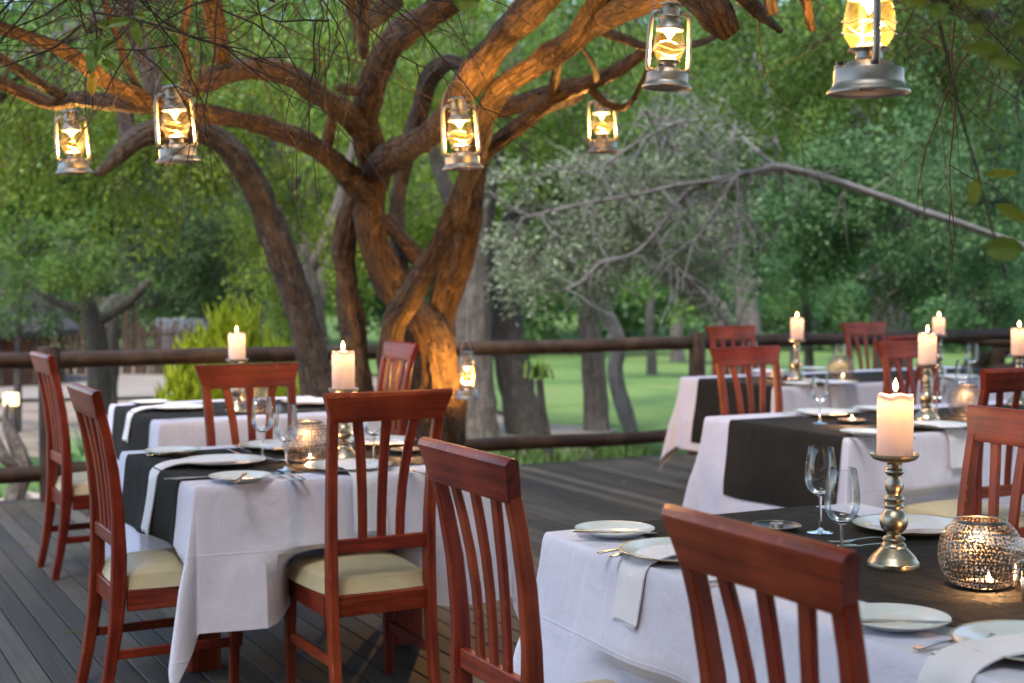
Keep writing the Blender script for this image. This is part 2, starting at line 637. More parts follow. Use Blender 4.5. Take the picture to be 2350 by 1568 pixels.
def thin_glass(name, tint=(1, 1, 1), ior=1.5, extra=0.03, glow_film=0.0, refl=0.75):
    m, t, n, l, bs = new_mat(name)
    n.remove(bs)
    tr = n.new('ShaderNodeBsdfTransparent')
    tr.inputs[0].default_value = (*tint, 1)
    gl = n.new('ShaderNodeBsdfGlossy')
    gl.inputs['Roughness'].default_value = 0.03
    lw = n.new('ShaderNodeLayerWeight')
    lw.inputs[0].default_value = 0.36
    f = math_n(n, l, 'ADD', math_n(n, l, 'MULTIPLY', lw.outputs['Fresnel'], refl), extra, True)
    mx = n.new('ShaderNodeMixShader')
    l.new(f, mx.inputs[0])
    l.new(tr.outputs[0], mx.inputs[1])
    l.new(gl.outputs[0], mx.inputs[2])
    out = mx.outputs[0]
    if glow_film:  # amber translucent film, added so the glass takes on the bulb's glow
        df = n.new('ShaderNodeBsdfTranslucent')
        df.inputs[0].default_value = (0.9, 0.75, 0.4, 1)
        tc = n.new('ShaderNodeTexCoord')
        nn = vec_noise(n, l, tc.outputs['Object'], (1, 1, 1), 60, 5)
        m2 = n.new('ShaderNodeMixShader')
        l.new(math_n(n, l, 'MULTIPLY', nn, glow_film), m2.inputs[0])
        l.new(out, m2.inputs[1])
        l.new(df.outputs[0], m2.inputs[2])
        out = m2.outputs[0]
    l.new(out, n['Material Output'].inputs[0])
    return m


M_glass = thin_glass('wine_glass', (0.985, 0.99, 0.99))
def solid_glass():
    m, t, n, l, bs = new_mat('thick_glass')
    bs.inputs['Base Color'].default_value = (1, 1, 1, 1)
    bs.inputs['Roughness'].default_value = 0.01
    bs.inputs['Transmission Weight'].default_value = 1.0
    bs.inputs['IOR'].default_value = 1.5
    return m


M_sglass = solid_glass()
M_lglass = thin_glass('lantern_glass', (1.0, 0.92, 0.68), glow_film=0.0035, refl=0.22, extra=0.01)
M_amber = thin_glass('amber_lantern_glass', (1.0, 0.86, 0.50), glow_film=0.008, refl=0.25, extra=0.01)


def glow(name, col, s):
    m, t, n, l, bs = new_mat(name)
    n.remove(bs)
    e = n.new('ShaderNodeEmission')
    e.inputs[0].default_value = (*col, 1)
    e.inputs[1].default_value = s
    l.new(e.outputs[0], n['Material Output'].inputs[0])
    return m


M_flame = glow('flame', (1.0, 0.60, 0.22), 9)
M_bulb = glow('lantern_bulb', (1.0, 0.66, 0.28), 5)
M_lamp = glow('garden_lamp_head', (1.0, 0.70, 0.34), 0.7)


def lawn_mat():
    m, t, n, l, bs = new_mat('lawn_grass')
    tc = n.new('ShaderNodeTexCoord')
    a = vec_noise(n, l, tc.outputs['Object'], (1, 1, 1), 0.35, 7, 0.6, 0.65)
    b = vec_noise(n, l, tc.outputs['Object'], (1, 1, 1), 14, 6)
    col = ramp(n, l, a, [(0.38, (0.026, 0.055, 0.011)), (0.49, (0.064, 0.128, 0.019)), (0.60, (0.115, 0.172, 0.036)), (0.70, (0.13, 0.13, 0.055))])  # grass tones, with dappled shade worked into the dark patches
    col = mixc(n, l, math_n(n, l, 'MULTIPLY', b, 0.6), col, (0.05, 0.10, 0.015))
    l.new(col, bs.inputs['Base Color'])
    bs.inputs['Roughness'].default_value = 0.9
    bump(n, l, bs, b, 0.7, 0.05)
    return m


M_lawn = lawn_mat()
WD = [M_wood, M_edge]

# ================================================================== THE SETTING
GZ = -0.45


def sheet(name, pts, z, mat, sub=1):
    me = make_mesh(name, [(p[0], p[1], z) for p in pts], [tuple(range(len(pts)))], [mat], smooth=False)
    return tag(link(name, me), kind='structure')


# rolling ground: one sheet to the horizon
gx = np.concatenate([np.linspace(-260, -30, 12), np.linspace(-28, 28, 57), np.linspace(30, 260, 12)])
gy = np.concatenate([np.linspace(-40, 0, 6), np.linspace(2, 60, 59), np.linspace(66, 420, 20)])
G = np.zeros((len(gx), len(gy), 3))
for i, x in enumerate(gx):
    for j, y in enumerate(gy):
        G[i, j] = (x, y, GZ - 0.03 + 0.03 * mnoise.noise((x * 0.3, y * 0.3, 0)) + 0.0)
gm = MB().grid(G)
tag(gm.build('ground', M_dirt), kind='structure')


def blob_sheet(name, cx, cy_, rx, ry, z, mat, n=64, seed=0, rot=0.0):
    pts = []
    for k in range(n):
        a = 2 * math.pi * k / n
        rr = 1 + 0.12 * mnoise.noise((math.cos(a) * 2 + seed, math.sin(a) * 2, seed))
        x, y = rx * rr * math.cos(a), ry * rr * math.sin(a)
        pts.append((cx + x * math.cos(rot) - y * math.sin(rot), cy_ + x * math.sin(rot) + y * math.cos(rot)))
    return sheet(name, pts, z, mat)


sheet('lawn', [(0.2, 18.2), (0.9, 15.6), (2.2, 14.0), (4.0, 13.3), (7.0, 13.6), (11, 13.2), (18, 13.0), (60, 20), (140, 60), (140, 170), (-140, 170), (-140, 36), (-30, 33), (-9, 31), (-4, 30.2), (-1.2, 24)], GZ + 0.02, M_lawn)
blob_sheet('lawn', -4.2, 13.2, 2.6, 1.6, GZ + 0.024, M_lawn, seed=8)
blob_sheet('path', -11.5, 24.5, 9, 3.0, GZ + 0.03, M_path, seed=5, rot=R(-4))
blob_sheet('path', -0.2, 17.2, 1.5, 0.8, GZ + 0.034, M_path, seed=9)

# deck: every board its own piece
DECK_END = 9.66
deck = empty('deck', (0, 0, 0), ANG, kind='structure')
def board_mesh(v0, v1, k):
    pts = [(0, v, 0) for v in np.linspace(v0, v1, 4)]
    return MB().bar(pts, 0.0955, 0.028, (1, 0, 0), c=0.003, edge=0, k0=k * 13.0).mesh('deck_board', M_deck)


FULL = [board_mesh(-2.2, DECK_END, k) for k in range(3)]
SPLIT = [(board_mesh(-2.2, j - 0.002, 4 + j), board_mesh(j + 0.002, DECK_END, 9 + j)) for j in (3.3, 4.5, 5.7, 6.9, 8.1)]
nb = 0
u = -1.4
while u < 12.6:
    pieces = [FULL[nb % 3]] if random.random() < 0.5 else list(random.choice(SPLIT))
    for me_ in pieces:
        o = link('board', me_, deck, (u, 0, -0.0155 + random.uniform(-0.0008, 0.0008)))
        o.rotation_euler = (0, random.uniform(-0.004, 0.004), 0)
    u += 0.1012
    nb += 1
for v in np.arange(-1.5, 9.4, 1.2):
    MB().bar([(-1.5, v, -0.115), (12.6, v, -0.115)], 0.14, 0.06, (0, 0, 1)).build('joist', M_log, deck)
MB().bar([(-1.5, DECK_END + 0.032, -0.13), (12.6, DECK_END + 0.032, -0.13)], 0.2, 0.04, (0, 0, 1)).build('fascia_board', M_log, deck)
for uu in (-1.0, 2.0, 5.0, 8.0, 11.0):
    for vv in (0.5, 5.0, 9.3):
        MB().bar([(uu, vv, -0.19), (uu, vv, GZ - 0.1)], 0.12, 0.12).build('deck_stilt', M_log, deck)


# railing of round logs
def log_path(p0, p1, r, seed, n=26, sag=0.012):
    pts, rad = [], []
    for i in range(n + 1):
        t = i / n
        p = Vector(p0).lerp(Vector(p1), t)
        p.z += sag * mnoise.noise((t * 4, seed, 1)) * 2
        p.y += sag * mnoise.noise((t * 4, seed, 5)) * 2
        pts.append(p)
        rad.append(r * (1 + 0.08 * mnoise.noise((t * 6, seed, 9)) - 0.06 * t))
    return pts, rad


rail = empty('deck_railing', (0, 0, 0), ANG, 'dark round log railing with two rails along the far deck edge', 'railing')
RV = 9.55
posts = [-3.4, 1.60, 6.68, 11.9]
for i, pu in enumerate(posts):
    mb = MB()
    mb.tube([(pu, RV - 0.02, -0.42), (pu, RV - 0.02, 0.0), (pu, RV - 0.02, 0.5), (pu, RV - 0.02, 0.985), (pu, RV - 0.02, 1.0)], [0.072, 0.071, 0.069, 0.067, 0.06], 20, 0, 0.05, 8, i * 3.0)
    mb.build('post', M_log, rail)
for i in range(3):
    a, b = posts[i] + 0.06, posts[i + 1] - 0.06
    p, r = log_path((a, RV, 0.905 + 0.004 * i), (b, RV, 0.91), 0.056, i + 1.0)
    MB().tube(p, r, 18, 0, 0.06, 9, i, ridges=0.03).build('top_rail', M_log, rail)
    p, r = log_path((a, RV, 0.20 - 0.015 * i), (b, RV, 0.175), 0.056, i + 11.0)
    MB().tube(p, r, 18, 0, 0.06, 9, i + 7, ridges=0.03).build('bottom_rail', M_log, rail)

# unseen wall and roof, added behind the viewer to keep open sky off the tables
sky_screen = empty('added_sky_screen', (0, 0, 0), 0, 'unseen wall and thatched roof added behind the viewer to block the sky', 'building')
MB().bar([(-11, -3.6, 1.6), (11, -3.6, 1.6)], 4.2, 0.3, (0, 0, 1), 0.01).build('wall', M_terra, sky_screen)
P_ = np.array([[(x, -1.5, 2.75), (x, -3.8, 3.6), (x, -8.0, 6.2)] for x in np.linspace(-12.5, 12.5, 12)])
MB().grid(P_).build('roof', M_thatch, sky_screen)
for x_ in (-8.0, 8.0):
    MB().tube([(x_, -1.7, GZ), (x_, -1.7, 2.7)], 0.09, 10).build('veranda_post', M_log, sky_screen)

# stair handrail dropping to the lawn beyond the rear corner
stair = empty('stair_handrail', (0, 0, 0), 0, 'slanting log handrails of the steps behind the rear long table', 'handrail')


def logbetween(a, b, r, name, par, seed):
    p, rr = log_path(a, b, r, seed, 14, 0.015)
    MB().tube(p, rr, 12, 0, 0.06, 8, seed).build(name, M_log, par)


logbetween(at(2160, 885, 13.0), at(2490, 805, 16.0), 0.06, 'rail', stair, 21)
logbetween(at(2210, 850, 15.5), at(2420, 760, 14.2), 0.06, 'rail', stair, 22)
logbetween(at(2120, 770, 14.6), at(2420, 795, 14.0), 0.065, 'rail', stair, 23)
for px, py, d in ((2230, 868, 14.0), (2290, 842, 14.6), (2365, 800, 14.4)):
    t_ = at(px, py - 20, d)
    MB().tube([(t_.x, t_.y, GZ - 0.05), (t_.x, t_.y, t_.z + 0.1)], 0.075, 12, 0, 0.05, 8, px).build('post', M_log, stair)

# ================================================================== CHAIRS
def make_chair():
    root = empty('dining_chair')
    ys = -0.205
    prof = [(-0.062, 0.0), (-0.036, 0.12), (-0.013, 0.26), (0.0, 0.40), (0.003, 0.52), (0.0, 0.66), (-0.013, 0.80), (-0.034, 0.92), (-0.052, 0.996)]
    for sx in (-1, 1):
        path, a, b = [], [], []
        for (dy, z) in prof:
            fl = 0.176 + 0.012 * max(0, (z - 0.55) / 0.45) ** 2
            path.append((sx * fl, ys + dy, z))
            a.append(0.034)
            b.append(0.036 + 0.016 * math.exp(-((z - 0.42) / 0.2) ** 2) - 0.004 * (z > 0.9))
        MB().bar(path, a, b, (1, 0, 0), 0.0045).build('back_post', WD, root)
        # front leg
        MB().bar([(sx * 0.188, 0.185, 0.0), (sx * 0.188, 0.187, 0.2), (sx * 0.188, 0.188, 0.385)], [0.028, 0.036, 0.042], [0.028, 0.036, 0.042], (1, 0, 0), 0.004).build('front_leg', WD, root)
        # side apron and stretcher
        MB().bar([(sx * 0.184, ys + 0.027, 0.365), (sx * 0.188, 0.166, 0.365)], 0.07, 0.022, (0, 0, 1), 0.003).build('side_apron', WD, root)
        MB().bar([(sx * 0.180, ys - 0.034, 0.185), (sx * 0.188, 0.168, 0.185)], 0.032, 0.018, (0, 0, 1), 0.003).build('stretcher', WD, root)
    MB().bar([(-0.166, 0.188, 0.365), (0.166, 0.188, 0.365)], 0.07, 0.022, (0, 0, 1), 0.003).build('front_apron', WD, root)
    MB().bar([(-0.158, ys + 0.004, 0.365), (0.158, ys + 0.004, 0.365)], 0.07, 0.022, (0, 0, 1), 0.003).build('rear_apron', WD, root)
    # lower back rail
    MB().bar([(-0.158, ys + 0.0, 0.565), (0.158, ys + 0.0, 0.565)], 0.048, 0.022, (0, 0, 1), 0.003).build('lower_rail', WD, root)
    # slats, fanning out towards the crest
    for k in (-1, 0, 1):
        path, a = [], []
        for (dy, z) in [(0.002, 0.585), (-0.001, 0.66), (-0.008, 0.75), (-0.018, 0.83), (-0.031, 0.905), (-0.048, 0.992)]:
            t = (z - 0.585) / 0.407
            path.append((k * (0.067 + 0.036 * t ** 2.2), ys + dy - 0.002, z))
            a.append(0.031 + 0.003 * t)
        MB().bar(path, a, 0.014, (1, 0, 0), 0.003).build('slat', WD, root)
    # crest rail: flared ends, rounded top
    cp = [(-0.038, 0.982), (-0.036, 0.983), (-0.0355, 0.986), (-0.043, 1.02), (-0.055, 1.066), (-0.059, 1.076), (-0.066, 1.081), (-0.074, 1.082), (-0.084, 1.077), (-0.089, 1.066), (-0.081, 1.035), (-0.0735, 1.005), (-0.069, 0.986), (-0.067, 0.982)]
    mb = MB()
    n = len(cp)
    xs = [-1.0, -0.985, -0.5, 0.0, 0.5, 0.985, 1.0]
    for f in xs:
        e = 0.0035 if abs(f) == 1.0 else 0.0
        for (y, z) in cp:
            hw = 0.199 + 0.030 * (max(0.0, z - 0.982) / 0.10) ** 1.2
            cy0, cz0 = -0.065, 1.03
            yy = y + (cy0 - y) * e * 12
            zz = z + (cz0 - z) * e * 6
            mb.V.append((f * hw, ys + yy, zz))
            mb.B.append((f * hw + 3.0, yy, zz))
    for i in range(len(xs) - 1):
        for j in range(n):
            k = (j + 1) % n
            mb.F.append((i * n + j, i * n + k, (i + 1) * n + k, (i + 1) * n + j))
            mb.M.append(1 if (j in (4, 5, 6, 8, 0, 12) or i in (0, len(xs) - 2)) else 0)
            mb.S.append(False)
    mb.F.append(tuple(range(n)))
    mb.F.append(tuple((len(xs) - 1) * n + j for j in range(n - 1, -1, -1)))
    mb.M += [0, 0]
    mb.S += [False, False]
    mb.build('crest_rail', WD, root)
    # cushion
    N = 22
    P = np.zeros((N + 1, N + 1, 3))
    for i in range(N + 1):
        for j in range(N + 1):
            a, b = -1 + 2 * i / N, -1 + 2 * j / N
            # rounded square mapping
            e = 0.12
            aa = a * math.sqrt(1 - e * b * b)
            bb = b * math.sqrt(1 - e * a * a)
            edge = max(abs(a), abs(b))
            hwid = 0.206 + 0.013 * bb
            z = 0.425 + 0.042 * (1 - edge ** 5) ** 0.6 + 0.012 * (1 - a * a) * (1 - b * b)
            if edge > 0.999:
                z = 0.402
            P[i, j] = (aa * hwid, 0.02 + bb * 0.222, z)
    mb = MB().grid(P)
    off = len(mb.V)
    mb.build('seat_cushion', M_seat, root)
    return root


CHAIR = make_chair()
FACE = {'+v': ANG, '-v': ANG + math.pi, '+u': ANG - math.pi / 2, '-u': ANG + math.pi / 2}
chairs = [
    # u, v, facing, jitter degrees, label
    (1.255, 4.985, '+u', 0, 'mahogany chair at the outer end of the nearer tree table, green sheen on its crest'),
    (1.80, 4.62, '+v', 0, 'mahogany chair with cream seat facing away, drawn up to the nearer tree table'),
    (1.81, 5.60, '-v', 0, 'mahogany chair between the two square tables, on the railing side of the nearer one'),
    (1.48, 7.20, '+u', 1.5, 'mahogany chair in front of the railing post at the outer end of the farther table'),
    (2.88, 7.45, '-u', 0, 'mahogany chair right in front of the twisted tree trunk'),
    (1.66, 2.815, '+u', 0, 'mahogany chair pulled up between the two front tables, its back rail in sharp focus'),
    (1.62, 1.73, '+u', 0, 'closest mahogany chair, blurred, in front of the plate with the knife'),
    (2.81, 2.835, '-u', 0, 'mahogany chair behind the filigree globe of the front long table'),
    (4.56, 4.50, '+v', 0, 'mahogany chair with cream seat on the near side of the middle long table'),
    (4.61, 5.83, '-v', 0, 'mahogany chair behind the wine glass on the middle long table'),
    (5.83, 5.92, '-v', 0, 'mahogany chair directly behind the burning candle of the middle long table'),
    (6.42, 7.10, '+v', 3, 'dark mahogany chair with its back to the camera before the rear long table'),
    (6.42, 8.42, '-v', 0, 'mahogany chair beside the railing post behind the rear long table'),
    (7.80, 8.52, '-v', 0, 'mahogany chair under the dark trunk behind the rear long table'),
    (7.80, 7.15, '+v', 0, 'mahogany chair cut by the picture edge beside the rear long table'),
]
for i, (cu, cv, fc, j, lab) in enumerate(chairs):
    o = CHAIR if i == 0 else copy_tree(CHAIR)
    dv_ = {'+v': (0, -1), '-v': (0, 1), '+u': (-1, 0), '-u': (1, 0)}[fc]
    o.location = W(cu + 0.028 * dv_[0], cv + 0.028 * dv_[1])
    o.rotation_euler = (0, 0, FACE[fc] + R(j))
    tag(o, lab, 'chair', 'mahogany dining chairs around the tables')

# ================================================================== TABLES, CLOTHS, RUNNERS
ZT = 0.757


class Table:
    def __init__(s, u0, u1, v0, v1, axis, name):
        s.uc, s.vc = (u0 + u1) / 2, (v0 + v1) / 2
        s.hx, s.hy = (u1 - u0) / 2, (v1 - v0) / 2
        s.axis, s.name = axis, name
        s.seed = u0 * 7.3 + v0 * 3.1
        s.tucks = []

    def loc(s, p):
        u_, v_ = to_uv(p)
        return u_ - s.uc, v_ - s.vc

    def world(s, x, y, z=0):
        return W(s.uc + x, s.vc + y, z)

    def drape(s, p, q, lift=0.0):
        """cloth point (p,q) in table coordinates -> draped position"""
        ex, ey = max(abs(p) - s.hx, 0.0), max(abs(q) - s.hy, 0.0)
        sx, sy = (1 if p > 0 else -1), (1 if q > 0 else -1)
        nz = mnoise.noise
        if ex == 0 and ey == 0:
            return (p, q, ZT + lift + 0.0012 * nz((p * 5 + s.seed, q * 5, 0)))
        r = math.hypot(ex, ey)
        z = ZT + lift - max(0, r - 0.006) * 0.975
        base = 0.016 * (1 - math.exp(-r / 0.012)) + lift
        if ey == 0 or ex == 0:
            along = q if ey == 0 else p
            half = s.hy if ey == 0 else s.hx
            side = (sx if ey == 0 else sy * 2) + s.seed
            near = abs(along) / half
            wv = math.sin(along * 9.5 + 3 * nz((along * 1.7, side, 2)) + side * 2) * (0.55 + 0.45 * nz((along * 2.1, side * 1.3, 7)))
            fade = min(1, (1 - near) * 6)
            k = min(1, r / 0.30)
            out = base + r * 0.065 + k * k * fade * (0.034 * wv + 0.016 * nz((along * 3, r * 3, side)) + 0.012)
            key = ('x' if ey == 0 else 'y') + ('+' if (sx if ey == 0 else sy) > 0 else '-')
            for (tk, c, hw, dep) in s.tucks:
                if tk == key:
                    d = abs(along - c) / hw
                    m_ = max(0.0, 1 - max(0, d - 0.55) / 0.95) if d < 1.5 else 0.0
                    m_ = m_ * m_ * (3 - 2 * m_)
                    kk = min(1, max(0, (0.535 - z) / 0.10))
                    kk = kk * kk * (3 - 2 * kk)
                    out -= dep * m_ * kk
                    z += 0.03 * m_ * kk
            if ey == 0:
                return (sx * (s.hx + out), q, z)
            return (p, sy * (s.hy + out), z)
        ph = math.atan2(ey, ex)
        g = math.sin(2 * ph) ** 2
        g2 = math.sin(4 * ph + 0.6 * sx) * math.sin(2 * ph)
        k = min(1, r / 0.35)
        rho = base + r * (0.065 + k * (0.10 * g * g + 0.075 * g2))
        z = max(z + 0.03 * g * r, 0.012)
        return (sx * (s.hx + rho * math.cos(ph)), sy * (s.hy + rho * math.sin(ph)), z)


def axis_samples(h, drop, fine=0.022):
    a = list(np.linspace(-(h + drop), -h - 0.03, int(drop / fine)))
    a += [-h - 0.02, -h - 0.012, -h - 0.006, -h]
    a += list(np.linspace(-h + 0.04, h - 0.04, int(2 * h / 0.045)))
    return a + [h, h + 0.006, h + 0.012, h + 0.02] + list(np.linspace(h + 0.03, h + drop, int(drop / fine)))


def cloth(t, drop, label):
    xs, ys = axis_samples(t.hx, drop), axis_samples(t.hy, drop)
    P = np.array([[t.drape(x, y) for y in ys] for x in xs])
    o = MB().grid(P).build('tablecloth', M_white, None, W(t.uc, t.vc), ANG)
    # hem line
    return tag(o, label, 'tablecloth', 'white tablecloths')


def runner(t, drop, half, shift, label):
    xs = axis_samples(t.hx if t.axis == 'u' else t.hy, drop)
    ys = np.linspace(shift - half, shift + half, int(2 * half / 0.03))
    if t.axis == 'u':
        P = np.array([[t.drape(x, y, 0.0035) for y in ys] for x in xs])
    else:
        P = np.array([[t.drape(y, x, 0.0035) for y in ys[::-1]] for x in xs])
    o = MB().grid(P).build('table_runner', M_black, None, W(t.uc, t.vc), ANG)
    return tag(o, label, 'runner', 'black table runners')


def table(t, legs, label):
    r = empty('dining_table', W(t.uc, t.vc), ANG, label, 'table', 'dining tables under white cloths')
    MB().bar([(-t.hx + 0.004, 0, 0.7385), (t.hx - 0.004, 0, 0.7385)], 2 * t.hy - 0.008, 0.033, (0, 1, 0), 0.004).build('table_top', WD, r)
    for (lx, ly) in legs:
        MB().bar([(lx, ly, 0.0), (lx, ly, 0.3), (lx, ly, 0.72)], 0.125, 0.125, (1, 0, 0), 0.012).build('leg', WD, r)
    return r


T1 = Table(1.246, 2.40, 4.65, 5.73, 'u', 'the nearer table under the tree')
T2 = Table(1.65, 2.78, 6.78, 7.87, 'u', 'the farther table under the tree')
T3 = Table(1.88, 2.96, 1.10, 3.38, 'v', 'the front long table')
T4 = Table(4.13, 6.45, 4.75, 5.80, 'u', 'the middle long table')
T5 = Table(5.60, 8.10, 7.10, 8.16, 'u', 'the rear long table')
T1.tucks = [('x-', 4.985 - T1.vc, 0.23, 0.26), ('y-', 1.80 - T1.uc, 0.23, 0.25), ('y+', 1.81 - T1.uc, 0.23, 0.18)]
T2.tucks = [('x-', 7.20 - T2.vc, 0.23, 0.12), ('x+', 7.45 - T2.vc, 0.23, 0.15)]
T3.tucks = [('x-', 2.815 - T3.vc, 0.23, 0.06), ('x-', 1.73 - T3.vc, 0.23, 0.03), ('x+', 2.835 - T3.vc, 0.23, 0.4)]
T4.tucks = [('y-', 4.56 - T4.uc, 0.23, 0.05), ('y+', 4.61 - T4.uc, 0.23, 0.24), ('y+', 5.83 - T4.uc, 0.23, 0.18)]
T5.tucks = [('y-', 6.42 - T5.uc, 0.23, 0.26), ('y-', 7.80 - T5.uc, 0.23, 0.3), ('y+', 6.42 - T5.uc, 0.23, 0.05), ('y+', 7.80 - T5.uc, 0.23, 0.02)]
for t, lg, nm in ((T1, [(-0.42, 0), (0.40, 0)], 'square'), (T2, [(-0.42, 0), (0.40, 0)], 'square'), (T3, [(0, -0.85), (0, 0.85)], 'long'), (T4, [(-0.85, 0), (0.85, 0)], 'long'), (T5, [(-0.95, 0), (0.95, 0)], 'long')):
    table(t, lg, 'mahogany %s table under the white cloth, %s' % (nm, t.name))
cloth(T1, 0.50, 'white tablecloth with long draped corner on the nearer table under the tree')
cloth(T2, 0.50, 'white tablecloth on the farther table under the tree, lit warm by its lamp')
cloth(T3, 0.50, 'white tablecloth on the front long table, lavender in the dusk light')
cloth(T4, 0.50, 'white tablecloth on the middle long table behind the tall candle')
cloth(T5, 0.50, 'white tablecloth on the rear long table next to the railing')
runner(T1, 0.27, 0.40, 0.02, 'black runner over the end of the nearer table under the tree')
runner(T2, 0.28, 0.40, 0.0, 'black runner over the end of the farther table under the tree')
runner(T3, 0.36, 0.36, 0.02, 'wide black runner under the tall candle on the front long table')
runner(T4, 0.375, 0.41, -0.09, 'black runner hanging deep over the end of the middle long table')
runner(T5, 0.45, 0.40, -0.08, 'black runner hanging over the end of the rear long table')

# ================================================================== TABLEWARE
def lathe_mesh(name, prof, mat, n=40):
    return MB().lathe(prof, n).mesh(name, mat)


def disc_close(prof):
    return [(0.0004, prof[0][1])] + prof + [(0.0004, prof[-1][1])]


def plate_proto(r, name, rim=None):
    root = empty(name)
    prof = disc_close([(r * 0.60, 0.004), (r * 0.66, 0.006), (r * 0.72, 0.0105), (r * 0.93, 0.0165), (r * 0.967, 0.0178), (r * 0.955, 0.0145), (r * 0.72, 0.0065), (r * 0.62, 0.0005), (r * 0.55, 0.0005)])
    link('dish', lathe_mesh('dish', prof, M_plate, 64), root)
    link('rim', lathe_mesh('rim', [(r * 0.965, 0.0182), (r * 0.99, 0.0188), (r, 0.0186), (r * 0.998, 0.0172), (r * 0.965, 0.0150)], rim or M_rim, 64), root)
    return root


def fork_mesh():
    mb = MB()
    # handle
    hp = [(0, -0.10, 0.004), (0, -0.085, 0.0055), (0, -0.04, 0.008), (0, 0.0, 0.0075), (0, 0.025, 0.006)]
    mb.bar(hp, [0.016, 0.019, 0.012, 0.007, 0.007], [0.003, 0.0032, 0.0032, 0.003, 0.0028], (1, 0, 0), 0.001, 0)
    mb.bar([(0, 0.025, 0.006), (0, 0.035, 0.0045), (0, 0.05, 0.0035), (0, 0.058, 0.0038)], [0.007, 0.02, 0.024, 0.024], 0.0025, (1, 0, 0), 0.0008, 0)
    for k in range(4):
        x = -0.0098 + k * 0.00653
        mb.bar([(x, 0.058, 0.0038), (x, 0.08, 0.005), (x * 0.95, 0.1, 0.0085)], [0.0038, 0.0034, 0.002], 0.0022, (1, 0, 0), 0.0005, 0)
    return mb.mesh('fork', M_steel)


def knife_mesh():
    mb = MB()
    mb.bar([(0, -0.11, 0.006), (0, -0.09, 0.006), (0, -0.03, 0.006), (0, 0.0, 0.006)], [0.017, 0.018, 0.013, 0.011], [0.006, 0.007, 0.006, 0.005], (1, 0, 0), 0.002, 0)
    mb.bar([(0, 0.0, 0.006), (0.001, 0.02, 0.006), (0.002, 0.075, 0.006), (0, 0.11, 0.006)], [0.011, 0.018, 0.019, 0.004], [0.004, 0.0022, 0.0018, 0.001], (1, 0, 0), 0.0006, 0)
    return mb.mesh('knife', M_steel)


def spoon_mesh():
    mb = MB()
    mb.bar([(0, -0.10, 0.004), (0, -0.085, 0.0055), (0, -0.04, 0.009), (0, 0.0, 0.0085), (0, 0.03, 0.006)], [0.016, 0.018, 0.012, 0.007, 0.008], 0.003, (1, 0, 0), 0.001, 0)
    P = np.zeros((13, 11, 3))
    for i in range(13):
        for j in range(11):
            a = 2 * math.pi * i / 12
            rr = j / 10
            x = 0.019 * rr * math.cos(a)
            y = 0.057 + 0.029 * rr * math.sin(a)
            P[i, j] = (x, y, 0.0015 + 0.009 * rr * rr)
    mb.grid(P)
    return mb.mesh('spoon', M_steel)


FORK, KNIFE, SPOON = fork_mesh(), knife_mesh(), spoon_mesh()
CHARGER = plate_proto(0.160, 'dinner_plate')
SIDEPL = plate_proto(0.108, 'side_plate', M_plate)


def glass_proto():
    root = empty('wine_glass')
    bowl = [(0.0045, 0.098), (0.012, 0.1005), (0.024, 0.108), (0.035, 0.121), (0.0415, 0.138), (0.0430, 0.156), (0.0415, 0.180), (0.0375, 0.210), (0.0335, 0.2335), (0.0330, 0.2345), (0.0324, 0.2335)]
    link('bowl', lathe_mesh('bowl', bowl, M_glass, 48), root)
    inner = [(0.0005, 0.0995), (0.0115, 0.1015), (0.0215, 0.1078), (0.0205, 0.1082), (0.010, 0.1045), (0.0005, 0.1038)]
    link('bowl_floor', lathe_mesh('bowl_floor', inner, M_sglass, 40), root)
    stem = [(0.0005, 0.102), (0.0052, 0.099), (0.0042, 0.088), (0.0036, 0.06), (0.0038, 0.03), (0.0055, 0.012), (0.010, 0.006)]
    link('stem', lathe_mesh('stem', stem, M_sglass, 20), root)
    foot = [(0.0005, 0.0064), (0.0095, 0.0062), (0.02, 0.0035), (0.035, 0.0012), (0.0365, 0.0007), (0.035, 0.0003), (0.0005, 0.0003)]
    link('foot', lathe_mesh('foot', foot, M_sglass, 48), root)
    return root


GLASS = glass_proto()

used = {}


def inst(proto, name):
    """first call hands out the prototype itself, later ones copies"""
    if id(proto) not in used:
        used[id(proto)] = 1
        return proto
    return copy_tree(proto)


def put(px, py, z=ZT + 0.0045):
    return onz(px, py, z)


def plate(kind, px, py, label):
    o = inst(CHARGER if kind == 'd' else SIDEPL, '')
    o.location = put(px, py)
    tag(o, label, 'plate', 'dinner plates' if kind == 'd' else 'side plates')
    return o


def cutlery(kind, px, py, ang, label, dz=0.0, tilt=0.0):
    me = {'f': FORK, 'k': KNIFE, 's': SPOON}[kind]
    nm = {'f': 'fork', 'k': 'knife', 's': 'spoon'}[kind]
    o = link(nm, me)
    o.location = put(px, py, ZT + 0.0045 + dz)
    o.rotation_euler = (tilt, 0, ang)
    tag(o, label, nm, {'f': 'forks', 'k': 'knives', 's': 'spoons'}[kind] + ' laid on the tables')
    return o


def glass(px, py, label):
    o = inst(GLASS, '')
    o.location = put(px, py)
    o.rotation_euler = (0, 0, random.uniform(0, 6))
    tag(o, label, 'wine glass', 'empty wine glasses')


